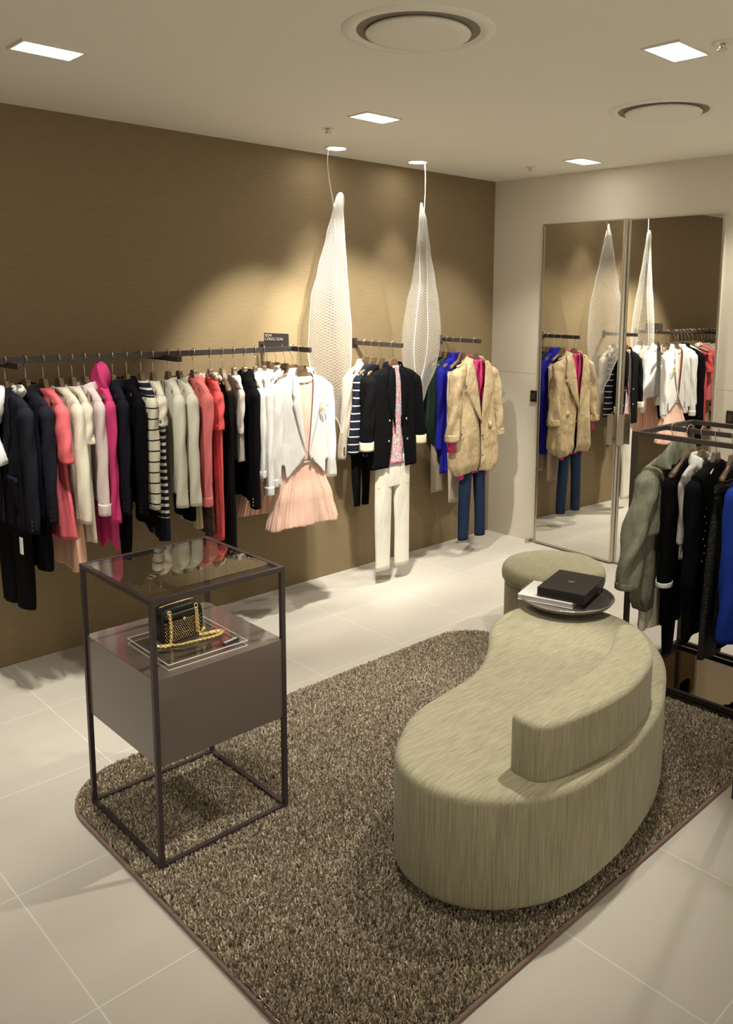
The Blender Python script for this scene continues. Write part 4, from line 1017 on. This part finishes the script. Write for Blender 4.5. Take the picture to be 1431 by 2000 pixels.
# ================================================================== standing rack at the right
HX0, HX1, HY0, HY1, HZ = -1.612, -1.045, -3.95, -2.205, 1.232
t = thing('standing_clothes_rack', 'dark metal standing clothes rack with mirrored base, right side', 'clothes rack', (-1.33, -2.205, 0))
g = .022
def RB(name, x0, x1, y0, y1, z0, z1, m=M_rail): return box(name, x0+1.33, x1+1.33, y0+2.205, y1+2.205, z0, z1, m, t, .001)
for x in (HX0, HX1-g):
    for y in (HY1-g, HY0): RB('post', x, x+g, y, y+g, 0, HZ)
for x in (HX0, HX1-g): RB('top_bar', x, x+g, HY0+g, HY1-g, HZ-g, HZ)
for y in (HY0, HY1-g): RB('end_bar', HX0+g, HX1-g, y, y+g, HZ-g, HZ)
RB('hanging_bar', -1.339, -1.321, HY0+g, HY1-g, HZ-g, HZ)
for x in (HX0, HX1-g):
    RB('base_bar', x, x+g, HY0+g, HY1-g, .004, .030, M_black); RB('base_bar', x, x+g, HY0+g, HY1-g, .040, .062, M_black)
for y in (HY0, HY1-g): RB('base_bar', HX0+g, HX1-g, y, y+g, .004, .062, M_black)
RB('mirror_base', HX0+g, HX1-g, HY0+g, HY1-g, .030, .036, mat('bronze_mirror', (.30, .24, .17), .02, 1))
GR = 'hangers on the standing rack'; XR = -1.33; RZ2 = HZ-.009
def RR_(y, phi=0): return (XR, y, RZ2), math.radians(phi)
M_olive = mat('cloth_olive', (.20, .20, .145), .6, 0, .35, noise=((40, 40, 40), .06), bump=((12, 12, 5), .9, .04))
loc, rz = RR_(-2.262); hang('wooden hanger inside the olive parka on the standing rack', loc, rz, GR)
t = thing('parka', 'olive green hooded parka with gathered hem on the standing rack', 'coat', loc, rz)
keysO = [(-.128, .075, .035, 0), (-.145, .13, .04, 0), (-.17, .20, .042, 0), (-.20, .25, .045, 0), (-.32, .26, .05, -.01), (-.55, .27, .052, -.01), (-.78, .28, .055, -.01), (-.84, .25, .045, -.01)]
shell('body', t, M_olive, keysO, lambda z: .01, rows=44, n=84, D=(.003, .015), k=7, ph=.2, hemw=.010, pleat=.0015, pk=16)
for sd in (-1, 1): sleeve(t, sd, M_olive, .235, -.175, .52, .060, .052, .16, .015, ph=sd*2, wr=.014, end=.88, cuff=(M_olive, .03, .98), rows=40)
shell('storm_flap', t, M_olive, [(-.145, .12, .05, 0), (-.185, .235, .062, 0), (-.32, .262, .075, 0), (-.47, .285, .086, 0)], lambda z: .015+.08*max(0, (z+.40)/.25), rows=16, n=60, D=(.001, .007), ph=1, th=.007, hemw=.012)
R = []
for i in range(22):
    s = i/21; a = lerp(-.2, PI*1.05, s); ring = []
    for j in range(24):
        tt = PI*j/23; rr = .072+.014*math.sin(5*s)
        ring.append((-.02+(.15+rr*.3*math.sin(tt))*math.cos(tt)*1.05, -.045+.075*(s-.4)+.012*math.sin(tt*4+s*3), -.165+rr*1.5*math.sin(tt)*math.sin(max(0, min(PI, a)))+.004*math.sin(7*tt+6*s)))
    R.append(ring)
V, Fc = rings(R, closed=False); solid(link_mesh('hood', V, Fc, M_olive, t), .010)
skirt('cream satin slip skirt hanging out below the olive parka', (loc[0]-.06, loc[1]-.01, loc[2]), rz, cloth('cream_satin', (.70, .64, .52), .4), -.70, -.945, .17, .185, .03, .03, ph=1.2, D=(.002, .010))
loc, rz = RR_(-2.345, 6); hang('wooden hanger with its bare brown arm right of the parka', loc, rz, GR, 1.75)
t, _ = jacket('black knit dress with one white cuff band, right of the parka', 'dress', 'dress', (loc[0], loc[1], loc[2]), rz, .22, .90, M_blackcloth, .52, .030, lambda z: .002, None, dict(rx=.045, out=.02, end=.9, cuff=(M_white, .022, 1.15)), ph=.4)
trousers('slim black trousers reaching lowest on the standing rack', loc, rz, M_blackcloth, -.7, -1.06, .20, b=.024, gap=.06, taper=.62, spread=.02)
loc, rz = RR_(-2.410, 3); hang('wooden hanger holding the light grey cardigan on the rack', loc, rz, GR)
M_gry = cloth('light_grey_knit', (.52, .50, .48))
t, _ = jacket('light grey knit cardigan squeezed between two black garments', 'cardigan', 'cardigan', loc, rz, .205, .50, M_gry, .40, .018, lambda z: .02, None, dict(rx=.030, out=-.02, end=.5, ry=.016), ph=.4, col=M_white)
loc, rz = RR_(-2.480, 2); hang('wooden hanger holding the long black dress with beads', loc, rz, GR)
t, _ = jacket('long black dress with small sparkling beads, left of the blue coat', 'dress', 'dress', loc, rz, .235, .93, M_blackcloth, .50, .032, lambda z: .002, None, dict(rx=.045, out=.005, end=.9), ph=1.4, hem=1.0, D=(.001, .008), hemw=.02)
buttons(t, M_pearl, [(-.16-.012*math.sin(i*2), -.040, -.32-i*.035) for i in range(8)], .003, 'bead')
for sd in (-1, 1): tube('satin_trim', [(sd*.07, -.02, -.15), (sd*.11, -.028, -.17)], .004, M_white, t, 8)
loc, rz = RR_(-2.560, 2); hang('wooden hanger holding the black lace skirt on the rack', loc, rz, GR)
skirt('black lace skirt between the beaded dress and blue coat', loc, rz, mat('black_lace', (.015, .013, .012), .6, noise=((90, 90, 90), .9), bump=((120, 120, 120), 1, .01)), -.22, -1.0, .16, .23, .02, .03, ph=.2)
loc, rz = RR_(-2.655, 5); hang('wooden hanger with bare arm beside the bright blue coat', loc, rz, GR, 1.75)
M_cob = cloth('cobalt', (.015, .045, .33), .75, wr=.6)
jacket('bright cobalt blue coat at the right end of the picture', 'coat', 'coat', loc, rz, .225, .84, M_cob, .70, .036, lambda z: .002, None, dict(rx=.05, out=.02, end=.95, wr=.006), ph=.4, D=(.002, .010), col=M_cob)
trousers('black trousers showing under the cobalt blue coat', (loc[0], loc[1]+.03, loc[2]), rz, M_blackcloth, -.7, -.93, .22, b=.02, gap=0, taper=1)
loc, rz = RR_(-2.76, 2); hang('wooden hanger holding the pale blush dress at the right edge', loc, rz, GR)
jacket('pale blush dress right of the cobalt coat, its hem low at the picture edge', 'dress', 'dress', loc, rz, .21, .96, cloth('pale_blush', (.66, .52, .46)), .3, .03, lambda z: .002, None, dict(rx=.04, out=.0), ph=1.4, hem=1.45, D=(.001, .010))
for i, (y, nm, col_, lb) in enumerate(((-2.86, 'blouse', M_cream_c, 'cream blouse further along the standing rack'), (-2.96, 'blazer', M_navy, 'navy blazer further along the standing rack'), (-3.06, 'shirt', M_pinkwhite, 'pale pink shirt further along the standing rack'))):
    loc, rz = RR_(y, 3); hang('wooden hanger holding the '+lb, loc, rz, GR)
    jacket(lb, nm, nm, loc, rz, .19, .68, col_, .52, .03, lambda z: .002, None, dict(rx=.036), ph=i)

# the foot of a second rack cut by the right edge
t = thing('rack_stand', 'dark square metal post at the right edge beside the rug', 'clothes rack', (-2.135, -3.02, 0))
box('post', -.012, .012, -.012, .012, 0, 1.232, M_dark, t); box('base_bar', -.012, .012, -.9, -.012, 0, .024, M_dark, t); box('top_bar', -.012, .012, -.9, -.012, 1.208, 1.232, M_dark, t); box('post', -.012, .012, -.924, -.9, 0, 1.232, M_dark, t)
